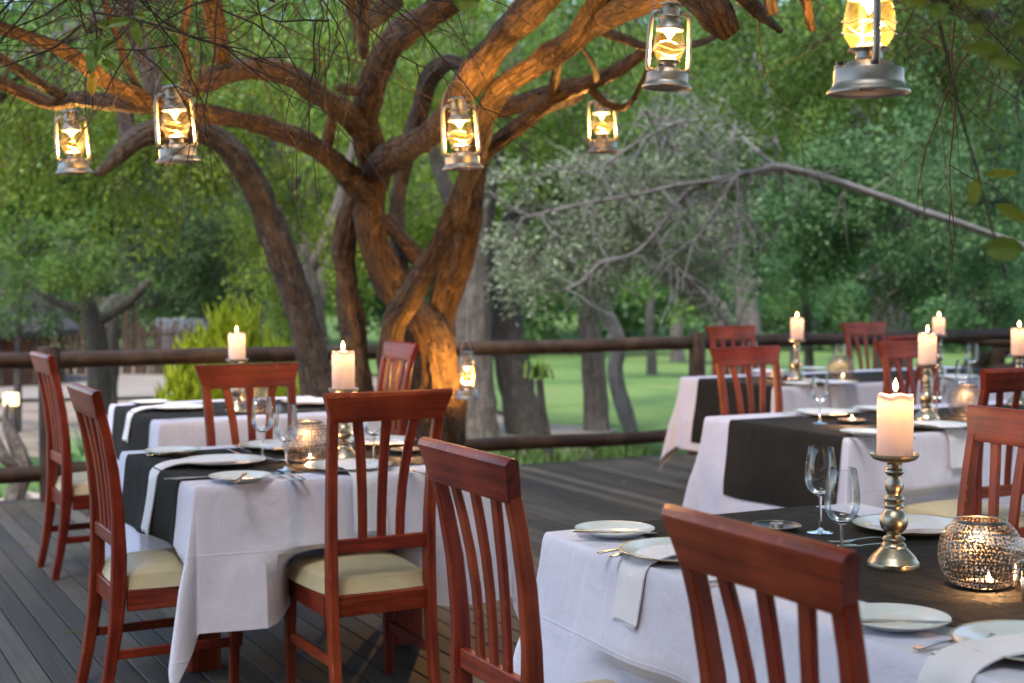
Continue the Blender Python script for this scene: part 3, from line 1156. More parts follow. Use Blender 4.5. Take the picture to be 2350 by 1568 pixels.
def napkin(t, side, c, inside, hang, label, width=0.105, skew=0.0):
    """folded napkin running from the plate over the table edge"""
    h = t.hx if side[0] == 'x' else t.hy
    sg = 1 if side[1] == '+' else -1
    path = []
    for (d, z) in [(inside, ZT + 0.0225), (inside * 0.75, ZT + 0.0225), (0.155, ZT + 0.0235), (0.09, ZT + 0.026), (0.055, ZT + 0.0245), (0.03, ZT + 0.019), (0.012, ZT + 0.014), (0.0, ZT + 0.009), (-0.012, ZT + 0.001), (-0.022, ZT - 0.012), (-0.030, ZT - 0.03)]:
        path.append((d, z))
    for k in range(1, 9):
        f = k / 8
        path.append((-0.030 - 0.095 * hang * f - 0.014 * min(1, hang * f / 0.3) ** 2, ZT - 0.03 - (hang - 0.03) * f))
    m = len(path)
    nw = 9
    mb = MB()
    for layer in (0, 1):
        P = np.zeros((m, nw, 3))
        Q = np.zeros((m, nw, 3))
        for i, (d, z) in enumerate(path):
            f = i / (m - 1)
            for j in range(nw):
                q = (j / (nw - 1) - 0.5)
                wdt = width * (1.0 + 0.10 * f) * (1 - 0.03 * layer)
                al = c + q * wdt + skew * max(0, f - 0.4) + 0.012 * layer
                wob = 0.004 * math.sin(q * 5 + f * 4 + c * 9) * (f > 0.5)
                dd = d - wob + (0.0055 * layer if d < 0 else 0.0)
                zz = z - (0.0045 * layer if d >= 0 else 0.0) - (0.012 * layer * (f > 0.99))
                for arr, th in ((P, 0.0), (Q, 0.0042)):
                    d2 = dd + (th if d < 0 else 0)
                    z2 = zz - (th if d >= 0 else 0)
                    x = sg * (h - d2)
                    arr[i, j] = (x, al, z2) if side[0] == 'x' else (al, x, z2)
        mb.grid(P)
        mb.grid(Q)
        for (i0, j0s) in ((0, range(nw)), (m - 1, range(nw))):
            mb.grid(np.stack([P[i0], Q[i0]]))
        mb.grid(np.stack([P[:, 0], Q[:, 0]]))
        mb.grid(np.stack([P[:, -1], Q[:, -1]]))
    o = mb.build('napkin', M_napkin, None, W(t.uc, t.vc), ANG)
    tag(o, label, 'napkin', 'folded white napkins')
    return o


def flat_napkin(px, py, rz, label, L=0.2, Wd=0.105, dz=0.022):
    mb = MB()
    P = np.zeros((12, 8, 3))
    Q = np.zeros((12, 8, 3))
    for i in range(12):
        for j in range(8):
            x, y = (i / 11 - 0.5) * L, (j / 7 - 0.5) * Wd
            z = 0.010 + 0.004 * math.sin(x * 26 + y * 9) + 0.012 * max(0, x / L) ** 2
            P[i, j] = (x, y, z)
            Q[i, j] = (x, y, max(0.0, z - 0.009))
    mb.grid(P)
    mb.grid(Q)
    for a, b in ((P[0], Q[0]), (P[-1], Q[-1]), (P[:, 0], Q[:, 0]), (P[:, -1], Q[:, -1])):
        mb.grid(np.stack([a, b]))
    o = mb.build('napkin', M_napkin, None, put(px, py, ZT + dz), rz)
    tag(o, label, 'napkin', 'folded white napkins')


# ---- candles, holders, globes, tealights
def point(name, energy, col, radius, parent, loc):
    ld = bpy.data.lights.new(name, 'POINT')
    ld.energy = energy
    ld.color = col
    ld.shadow_soft_size = radius
    o = bpy.data.objects.new(name, ld)
    COL.objects.link(o)
    o.parent = parent
    o.location = loc
    return o


WARM = (1.0, 0.53, 0.15)
CWARM = (1.0, 0.50, 0.20)


def flame_prof(h, r):
    return [(0.0003, 0), (r * 0.55, h * 0.08), (r * 0.95, h * 0.25), (r, h * 0.38), (r * 0.8, h * 0.6), (r * 0.4, h * 0.82), (0.0003, h)]


def holder_proto():
    root = empty('candle_holder')
    base = [(0.0005, 0.0), (0.0605, 0.0), (0.0615, 0.004), (0.060, 0.012), (0.057, 0.016), (0.054, 0.022), (0.050, 0.027), (0.044, 0.033), (0.037, 0.040), (0.033, 0.044), (0.030, 0.047)]
    link('base', lathe_mesh('base', base, M_brass, 56), root)
    col = [(0.030, 0.046), (0.0295, 0.052), (0.027, 0.056), (0.022, 0.060), (0.0265, 0.064), (0.0275, 0.067), (0.024, 0.071), (0.017, 0.075), (0.0165, 0.079), (0.022, 0.084), (0.030, 0.094), (0.0335, 0.106), (0.0325, 0.118), (0.027, 0.130), (0.020, 0.137), (0.019, 0.140), (0.0225, 0.143), (0.0235, 0.147), (0.0215, 0.152), (0.0175, 0.155), (0.0225, 0.159), (0.0245, 0.164), (0.0225, 0.169), (0.016, 0.173), (0.0165, 0.178), (0.0200, 0.184), (0.0222, 0.194), (0.0205, 0.205), (0.0165, 0.213), (0.0162, 0.220), (0.0205, 0.224), (0.0242, 0.229), (0.0225, 0.234), (0.0175, 0.238), (0.017, 0.247), (0.020, 0.252)]
    link('column', lathe_mesh('column', col, M_brass, 40), root)
    dish = [(0.020, 0.251), (0.036, 0.254), (0.050, 0.259), (0.0565, 0.266), (0.0575, 0.272), (0.0560, 0.273), (0.053, 0.267), (0.045, 0.263), (0.0005, 0.262)]
    link('dish', lathe_mesh('dish', dish, M_brass, 56), root)
    return root


def candle_proto():
    root = empty('candle')
    h, r = 0.150, 0.0425
    prof = [(0.0005, 0.0), (r - 0.002, 0.0), (r, 0.003), (r, h * 0.25), (r, h * 0.5), (r, h * 0.75), (r * 0.997, h - 0.002), (r - 0.002, h + 0.001), (r - 0.0045, h - 0.001), (r - 0.0065, h - 0.009)]
    wx = lathe_mesh('wax', prof, M_wax, 48)
    for v_ in wx.vertices:
        if v_.co.z > h * 0.6:
            a_ = math.atan2(v_.co.y, v_.co.x)
            v_.co.z += (v_.co.z / h - 0.6) * 2.5 * (0.0035 * mnoise.noise((math.cos(a_) * 1.5, math.sin(a_) * 1.5, 2)) + 0.0015 * math.sin(5 * a_))
        k_ = 1 + 0.012 * mnoise.noise((v_.co.x * 40, v_.co.y * 40, v_.co.z * 25))
        v_.co.x *= k_
        v_.co.y *= k_
    link('wax', wx, root)
    MB().tube([(0, 0, 0.012), (0, 0, h - 0.02), (0.001, 0, h + 0.011)], 0.0012, 6).build('wick', M_wick, root)
    f = link('flame', lathe_mesh('flame', flame_prof(0.032, 0.0066), M_flame, 16), root, (0.001, 0, h + 0.009))
    point('flame_light', 0.55, CWARM, 0.008, f, (0, 0, 0.016))
    point('wax_light', 0.11, (1.0, 0.50, 0.17), 0.010, f, (0, 0, -0.016))  # extra lamp added inside the hollow wax so its walls glow
    return root


def tealight_proto():
    root = empty('tealight')
    link('cup', lathe_mesh('cup', [(0.0005, 0.0), (0.0185, 0.0), (0.019, 0.001), (0.0192, 0.015), (0.0186, 0.015), (0.0183, 0.012)], M_tin, 28), root)
    link('wax', lathe_mesh('wax', [(0.0181, 0.0118), (0.0005, 0.0112)], M_wax, 28), root)
    f = link('flame', lathe_mesh('flame', flame_prof(0.02, 0.005), M_flame, 12), root, (0, 0, 0.0135))
    point('flame_light', 2.2, CWARM, 0.006, f, (0, 0, 0.013))
    return root


def saucer_proto():
    root = empty('tealight_saucer')
    link('dish', lathe_mesh('dish', disc_close([(0.03, 0.003), (0.045, 0.006), (0.062, 0.012), (0.0655, 0.0135), (0.066, 0.0125), (0.062, 0.0095), (0.045, 0.003), (0.03, 0.0003)]), M_silver, 48), root)
    link('beaded_rim', MB().tube([(0.065 * math.cos(a), 0.065 * math.sin(a), 0.0135) for a in np.linspace(0, 2 * math.pi, 97)], [0.0016 if k % 2 else 0.0024 for k in range(97)], 6, caps=False).mesh('beaded_rim', M_silver), root)
    return root


def globe_proto():
    """filigree metal globe: petal shaped holes are really cut out"""
    root = empty('filigree_globe')
    NC, SUB, ROWS, RS = 24, 18, 7, 20
    Na, Nr = NC * SUB, ROWS * RS
    hz = 0.150

    def prof(t):
        # t 0..1 bottom to top
        a = -0.93 + 1.86 * t
        r = 0.0925 * (1 - abs(a) ** 2.35 * 0.62) ** 0.72
        return r, hz * t
    V = []
    for i in range(Nr + 1):
        r, z = prof(i / Nr)
        for j in range(Na):
            a = 2 * math.pi * j / Na
            V.append((r * math.cos(a), r * math.sin(a), z))
    F = []
    for i in range(Nr):
        row = i // RS
        y = (i + 0.5) / RS - row - 0.5
        for j in range(Na):
            xx = (j + 0.5) / SUB + (0.5 if row % 2 else 0.0)
            x = xx - math.floor(xx) - 0.5
            hole = False
            for q in range(8):
                a_ = q * math.pi / 4
                ta, tb = x * math.cos(a_) + y * math.sin(a_), -x * math.sin(a_) + y * math.cos(a_)
                lo, hi, wd_ = (0.09, 0.46, 0.095) if q % 2 == 0 else (0.13, 0.64, 0.115)
                if lo < ta < hi and abs(tb) < wd_ * math.sin(math.pi * (ta - lo) / (hi - lo)) ** 0.7:
                    hole = True
                    break
            if i < 5 or i > Nr - 5:
                hole = False
            if not hole:
                k = (j + 1) % Na
                F.append((i * Na + j, i * Na + k, (i + 1) * Na + k, (i + 1) * Na + j))
    me = make_mesh('shell', V, F, [M_silver])
    link('shell', me, root)
    r0, r1 = prof(0)[0], prof(1)[0]
    for nm, r, z in (('top_ring', r1, hz), ('base_ring', r0, 0.003)):
        MB().tube([(r * math.cos(a), r * math.sin(a), z) for a in np.linspace(0, 2 * math.pi, 49)], 0.0026, 8, caps=False).build(nm, M_silver, root)
    link('floor_plate', lathe_mesh('floor_plate', [(r0, 0.002), (0.0005, 0.002)], M_silver, 40), root)
    return root


HOLDER, CANDLE, TEA, SAUCER, GLOBE = holder_proto(), candle_proto(), tealight_proto(), saucer_proto(), globe_proto()


def candle_on_holder(p, lh, lc, scale=1.0):
    o = inst(HOLDER, '')
    o.location = p
    tag(o, lh, 'candle holder', 'turned brass candle holders')
    c = inst(CANDLE, '')
    c.location = p + Vector((0, 0, 0.2625))
    c.rotation_euler = (0, 0, random.uniform(0, 6))
    c.scale = (1, 1, scale)
    tag(c, lc, 'candle', 'burning white pillar candles')
    return o, c


def globe(p, lg, lt):
    o = inst(GLOBE, '')
    o.location = p
    o.rotation_euler = (0, 0, random.uniform(0, 6))
    tag(o, lg, 'candle globe', 'filigree candle globes')
    c = inst(TEA, '')
    c.location = p + Vector((0.012, -0.02, 0.0025))
    tag(c, lt, 'tealight', 'burning tealights')


def saucer(p, ls, lt):
    o = inst(SAUCER, '')
    o.location = p
    tag(o, ls, 'saucer', 'tealight saucers')
    if lt:
        c = inst(TEA, '')
        c.location = p + Vector((0, 0, 0.0033))
        tag(c, lt, 'tealight', 'burning tealights')
        if lt.startswith('spent'):
            for ch in list(c.children_recursive):
                if 'flame' in ch.name:
                    bpy.data.objects.remove(ch)
            c['group'] = 'unlit tealights'


candle_on_holder(put(2050, 1300), 'brass turned candle holder on the front long table', 'large white pillar candle burning on the front long table')
candle_on_holder(put(789, 1056), 'brass candle holder half hidden by chair slats on the nearer table under the tree', 'white pillar candle burning on the nearer table under the tree', 0.99)
p2 = at(545, 940, 7.25)
candle_on_holder(Vector((p2.x, p2.y, ZT + 0.0045)), 'brass candle holder behind the chair on the farther table under the tree', 'glowing short pillar candle on the farther table, seen against the bushes', 0.93)
candle_on_holder(put(2126, 964), 'brass candle holder beside a wine glass on the middle long table', 'white pillar candle burning beside the wine glass on the middle long table', 1.03)
p2 = W(5.95, 5.50, ZT + 0.0045)
candle_on_holder(p2, 'brass candle holder at the far half of the middle long table', 'white pillar candle burning at the far half of the middle long table')
candle_on_holder(put(1828, 872), 'brass candle holder near the railing post on the rear long table', 'white pillar candle burning near the railing post on the rear long table')
p2 = W(7.42, 7.60, ZT + 0.0045)
candle_on_holder(p2, 'brass candle holder at the far half of the rear long table', 'farthest white pillar candle, burning on the far half of the rear long table', 0.9)

globe(put(2249, 1345), 'round silver filigree globe glowing on the front long table', 'tealight inside the filigree globe of the front long table')
globe(put(706, 1060), 'silver filigree globe beside two wine glasses on the nearer table under the tree', 'tealight inside the filigree globe of the nearer table under the tree')
globe(put(574, 938), 'filigree globe seen through chair slats on the farther table under the tree', 'tealight inside the filigree globe of the farther table under the tree')
globe(put(2218, 955), 'filigree globe behind a chair on the middle long table', 'tealight inside the filigree globe of the middle long table')
globe(W(6.42, 7.48, ZT + 0.0045), 'filigree globe seen between chair slats on the rear long table', 'tealight inside the filigree globe of the rear long table')

saucer(put(1782, 1216), 'silver saucer with a spent tealight on the front long table', 'spent tealight on the saucer of the front long table')
saucer(put(934, 1039), 'silver saucer with tealight on the nearer table under the tree', 'tealight on the saucer of the nearer table under the tree')
saucer(put(1955, 970), 'silver saucer with tealight on the middle long table', 'tealight on the saucer of the middle long table')
saucer(put(1776, 869), 'silver saucer with tealight on the rear long table', 'tealight on the saucer of the rear long table')

# ---- glasses
glass(603, 1052, 'taller-looking wine glass behind its partner on the nearer table under the tree')
glass(657, 1078, 'front wine glass of the pair before the filigree globe on the nearer table')
glass(858, 1062, 'wine glass seen between chair slats on the nearer table under the tree')
glass(1882, 1222, 'rear wine glass of the overlapping pair on the front long table')
glass(1931, 1296, 'front wine glass of the overlapping pair on the front long table')
glass(1881, 972, 'wine glass standing alone before a chair on the middle long table')
glass(2149, 966, 'wine glass overlapping the candle holder on the middle long table')
glass(2208, 925, 'wine glass beside the chair back on the middle long table')
glass(1927, 868, 'wine glass behind the candle on the rear long table')
glass(1726, 862, 'wine glass hidden behind chairs near the railing post on the rear long table')
glass(2230, 868, 'wine glass at the far half of the rear long table')

# ---- settings.  A_in(side): direction pointing from the diner to the table centre, as object rotation (local +Y)
A = {'x-': ANG - math.pi / 2, 'x+': ANG + math.pi / 2, 'y-': ANG, 'y+': ANG + math.pi}


def local_at(t, px, py):
    return t.loc(put(px, py))


def setting(t, side, plate_px, nap_hang, side_px, where, forks=None, knives=None, spoon=None, knife_on_side=None, nap_in=0.27, skew=0.0):
    px, py = plate_px
    plate('d', px, py, 'large white dinner plate at %s' % where)
    x, y = local_at(t, px, py)
    c = y if side[0] == 'x' else x
    if nap_hang:
        napkin(t, side, c, nap_in, nap_hang, 'white napkin hanging from the plate at %s' % where, skew=skew)
    else:
        flat_napkin(px, py, A[side] + math.pi / 2, 'white napkin folded on the plate at %s' % where)
    if side_px:
        plate('s', side_px[0], side_px[1], 'white side plate at %s' % where)
        if knife_on_side is not None:
            cutlery('k', side_px[0], side_px[1], A[side] + knife_on_side, 'butter knife across the side plate at %s' % where, dz=0.0175)
    for k, (fx, fy) in enumerate(forks or []):
        cutlery('f', fx, fy, A[side] + R(random.uniform(-4, 4)), '%s fork at %s' % (('outer', 'inner')[k], where))
    for k, (fx, fy) in enumerate(knives or []):
        cutlery('k', fx, fy, A[side] + R(random.uniform(-3, 3)), '%s knife at %s' % (('outer', 'inner')[k], where))
    if spoon:
        cutlery('s', spoon[0], spoon[1], A[side] + spoon[2], 'silver spoon at %s' % where)


setting(T1, 'x-', (512, 1065), 0.22, (396, 1042), 'the outer end of the nearer tree table', knives=[(452, 1099)], forks=[(432, 1060)], spoon=(625, 1059, R(-70)), knife_on_side=R(20))
setting(T1, 'y-', (800, 1076), 0.19, (552, 1102), 'the near side of the nearer tree table', forks=[(655, 1097), (676, 1095)], knives=[(962, 1089)], knife_on_side=R(155))
setting(T1, 'y+', (640, 1028), 0, None, 'the railing side of the nearer tree table', forks=[(535, 1040)], knives=[(560, 1034)])
setting(T1, 'x+', (868, 1018), 0, None, 'the inner end of the nearer tree table', forks=[(815, 1014)])
setting(T2, 'x-', (412, 940), 0.14, (342, 928), 'the outer end of the farther tree table', knives=[(430, 962)], spoon=(500, 938, R(20)))
setting(T2, 'x+', (712, 926), 0, None, 'the inner end of the farther tree table', forks=[(690, 945)])
setting(T3, 'x-', (1568, 1276), 0.14, (1411, 1226), 'the rear inner place of the front long table', forks=[(1452, 1265), (1480, 1272)], knives=[(1690, 1336)], knife_on_side=R(-35))
setting(T3, 'x-', (2385, 1492), 0.14, (2054, 1433), 'the front inner place of the front long table', forks=[(2190, 1478), (2232, 1490)], knife_on_side=R(-32))
setting(T3, 'x+', (2092, 1216), 0, None, 'the rear outer place of the front long table', forks=[(1978, 1243)], spoon=(1990, 1258, R(-10)))
setting(T4, 'y+', (1893, 951), 0, (2004, 943), 'the far side of the middle long table', forks=[(1828, 955)], spoon=(2040, 962, R(200)), knife_on_side=R(10))
setting(T4, 'y-', (2150, 982), 0.16, (1984, 998), 'the near side of the middle long table', forks=[(2062, 1003)], knife_on_side=R(15))
setting(T5, 'y-', (1912, 882), 0.14, (1836, 884), 'the near side of the rear long table', knife_on_side=R(20))
setting(T5, 'y+', (1764, 855), 0, (1868, 849), 'the far side of the rear long table')
setting(T5, 'y-', (2195, 868), 0, None, 'the far half of the rear long table')

# salt and pepper shakers
def shaker(p, label, top_dark=False):
    root = empty('shaker', p, 0, label, 'shaker', 'metal salt and pepper shakers')
    link('body', lathe_mesh('body', [(0.0005, 0), (0.0175, 0), (0.018, 0.002), (0.0175, 0.05), (0.0165, 0.052)], M_steel, 28), root)
    link('cap', lathe_mesh('cap', [(0.0165, 0.052), (0.0172, 0.054), (0.0165, 0.064), (0.012, 0.068), (0.0005, 0.069)], M_blackp if top_dark else M_steel, 28), root)


shaker(put(2343, 1354), 'steel shaker at the edge beside the filigree globe, partly cut off')
shaker(put(2362, 1378), 'second steel shaker nearer the camera beside the filigree globe', True)
shaker(put(814, 1052), 'small steel shaker seen between chair slats on the nearer table under the tree')

# ================================================================== LANTERNS
def lantern_proto():
    root = empty('hurricane_lantern')
    tank = [(0.055, 0.012), (0.078, 0.006), (0.0815, 0.001), (0.0825, 0.0), (0.0828, 0.004), (0.0805, 0.0075), (0.0765, 0.0105), (0.0725, 0.015), (0.0708, 0.019), (0.0704, 0.0205), (0.0692, 0.021), (0.0692, 0.047), (0.0680, 0.0495), (0.050, 0.051)]
    link('tank', lathe_mesh('tank', tank, M_lant, 56), root)
    dome = [(0.0515, 0.0508), (0.049, 0.056), (0.042, 0.064), (0.030, 0.068), (0.0265, 0.070), (0.0255, 0.084), (0.027, 0.086)]
    link('dome', lathe_mesh('dome', dome, M_lant, 40), root)
    under = lathe_mesh('underside', [(0.0565, 0.0122), (0.0005, 0.0135)], M_lant, 40)
    ud = link('underside', under, root)
    MB().bar([(-0.024, 0, 0.0105), (0.024, 0, 0.0105)], 0.026, 0.004, (0, 1, 0), 0.0005, 0).build('battery_cover', M_brown, ud)
    burner = [(0.0265, 0.085), (0.040, 0.0865), (0.0415, 0.089), (0.040, 0.091), (0.028, 0.0925), (0.0005, 0.094)]
    link('burner_plate', lathe_mesh('burner_plate', burner, M_lant, 40), root)
    gl = [(0.033, 0.0915), (0.041, 0.102), (0.0485, 0.117), (0.0515, 0.132), (0.0510, 0.148), (0.0475, 0.168), (0.0435, 0.186), (0.0425, 0.192)]
    link('glass_globe', lathe_mesh('glass_globe', gl, M_lglass, 48), root)
    top = [(0.0005, 0.188), (0.0435, 0.190), (0.0450, 0.1935), (0.0440, 0.199), (0.040, 0.205), (0.0345, 0.209), (0.033, 0.213), (0.0325, 0.228), (0.0335, 0.2295), (0.0420, 0.2305), (0.0425, 0.2335), (0.0330, 0.236), (0.0315, 0.238), (0.0312, 0.262), (0.029, 0.264), (0.0235, 0.2645), (0.0235, 0.272), (0.040, 0.2725), (0.0405, 0.2755), (0.036, 0.280), (0.022, 0.2845), (0.014, 0.286), (0.0005, 0.2865)]
    link('chimney', lathe_mesh('chimney', top, M_lant, 44), root)
    for sx in (-1, 1):
        pts, _ = spline([(Vector((sx * 0.046, 0, 0.056)), 1), (Vector((sx * 0.061, 0, 0.058)), 1), (Vector((sx * 0.0695, 0, 0.072)), 1), (Vector((sx * 0.0690, 0, 0.14)), 1), (Vector((sx * 0.0655, 0, 0.215)), 1), (Vector((sx * 0.060, 0, 0.240)), 1), (Vector((sx * 0.046, 0, 0.250)), 1), (Vector((sx * 0.031, 0, 0.250)), 1)], 0.012)
        MB().tube(pts, 0.0078, 12).build('side_tube', M_lant, root)
    # wire guard
    for s_ in (-1, 1):
        pts = []
        for k in range(25):
            a = math.pi * k / 24 * 2
            rr = 0.0545
            pts.append((rr * math.cos(a), rr * math.sin(a), 0.132 + s_ * 0.012 * math.sin(a) + 0.006 * math.cos(3 * a)))
        MB().tube(pts, 0.0011, 6).build('wire_guard', M_steel, root)
    # bail
    pts = [(0.069 * math.cos(a), 0.012 * math.sin(a), 0.205 + 0.145 * math.sin(a)) for a in np.linspace(0, math.pi, 25)]
    MB().tube(pts, 0.0021, 6).build('bail', M_lant, root)
    c = (-0.036, -0.050)
    mb = MB().lathe([(0.0115, 0.045), (0.0115, 0.056), (0.0125, 0.0575), (0.0125, 0.061), (0.010, 0.062)], 20, centre=(c[0], c[1], 0))
    fc = mb.build('filler_neck', M_lant, root)
    MB().lathe([(0.0085, 0.061), (0.0085, 0.070), (0.0005, 0.0705)], 16, centre=(c[0], c[1], 0)).build('filler_cap', M_blackp, fc)
    b1 = link('bulb', lathe_mesh('bulb', [(0.0005, 0.158), (0.003, 0.161), (0.010, 0.173), (0.021, 0.186), (0.0005, 0.187)], M_bulb, 20), root)
    ring = MB()
    for k in range(11):
        a = 2 * math.pi * k / 11
        ring.lathe([(0.0003, 0), (0.0026, 0.0012), (0.0026, 0.004), (0.0003, 0.006)], 8, centre=(0.023 * math.cos(a), 0.023 * math.sin(a), 0.094))
    ring.lathe([(0.0003, 0), (0.007, 0.001), (0.004, 0.006), (0.0003, 0.012)], 12, centre=(0, 0, 0.094))
    tag(ring.build('led_ring', M_bulb, root), kind='stuff')
    point('lantern_light', 10.5, WARM, 0.018, b1, (0, 0, 0.112))
    return root


LANT = lantern_proto()
WIRES = []
lanterns = [
    # px of axis, py of base rim, depth, rz, tilt, label
    (171, 398, 6.45, 20, 3, 'small silver hurricane lantern hanging farthest from the trunk on the long low limb'),
    (410, 372, 5.35, 14, 4, 'silver hurricane lantern hanging where the leaning trunk bends'),
    (1062, 388, 5.70, 10, 4, 'silver hurricane lantern glowing in front of the crossing central limbs'),
    (1385, 350, 7.05, -12, 3, 'small silver hurricane lantern in front of the dead grey branches'),
    (1530, 203, 4.75, 8, -3, 'bright silver hurricane lantern below the thick cut limb'),
    (1993, 216, 2.88, -92, 0, 'largest silver hurricane lantern with amber glass, top cut by the picture edge'),
    (1072, 914, 8.55, 60, 0, 'silver hurricane lantern hanging low beside the hollow tree trunk'),
]
for i, (px, py, d, rz, tl, lab) in enumerate(lanterns):
    o = LANT if i == 0 else copy_tree(LANT)
    o.location = at(px, py, d)
    o.rotation_euler = (0, R(-tl), R(rz))
    tag(o, lab, 'lantern', 'hurricane lanterns hanging from the tree')
    top = o.location + Vector((0, 0, 0.35))
    WIRES.append(top)
    if i == 5:
        for ch in o.children:
            if ch.name.startswith('glass_globe'):
                ch.data = ch.data.copy()
                ch.data.materials[0] = M_amber

# ================================================================== THE MAIN TREE
def limb(name, ctrl, mat, parent, seed, sides=32, rough=0.22, step=0.04, ridges=0.17):
    """ctrl: (px,py,depth,radius_px)"""
    C = [(at(px, py, d), r / FP * d) for (px, py, d, r) in ctrl]
    pts, rad = spline(C, step)
    mb = MB().tube(pts, rad, sides, 0, rough, 4.5, seed, ridges=ridges)
    return mb.build(name, mat, parent)


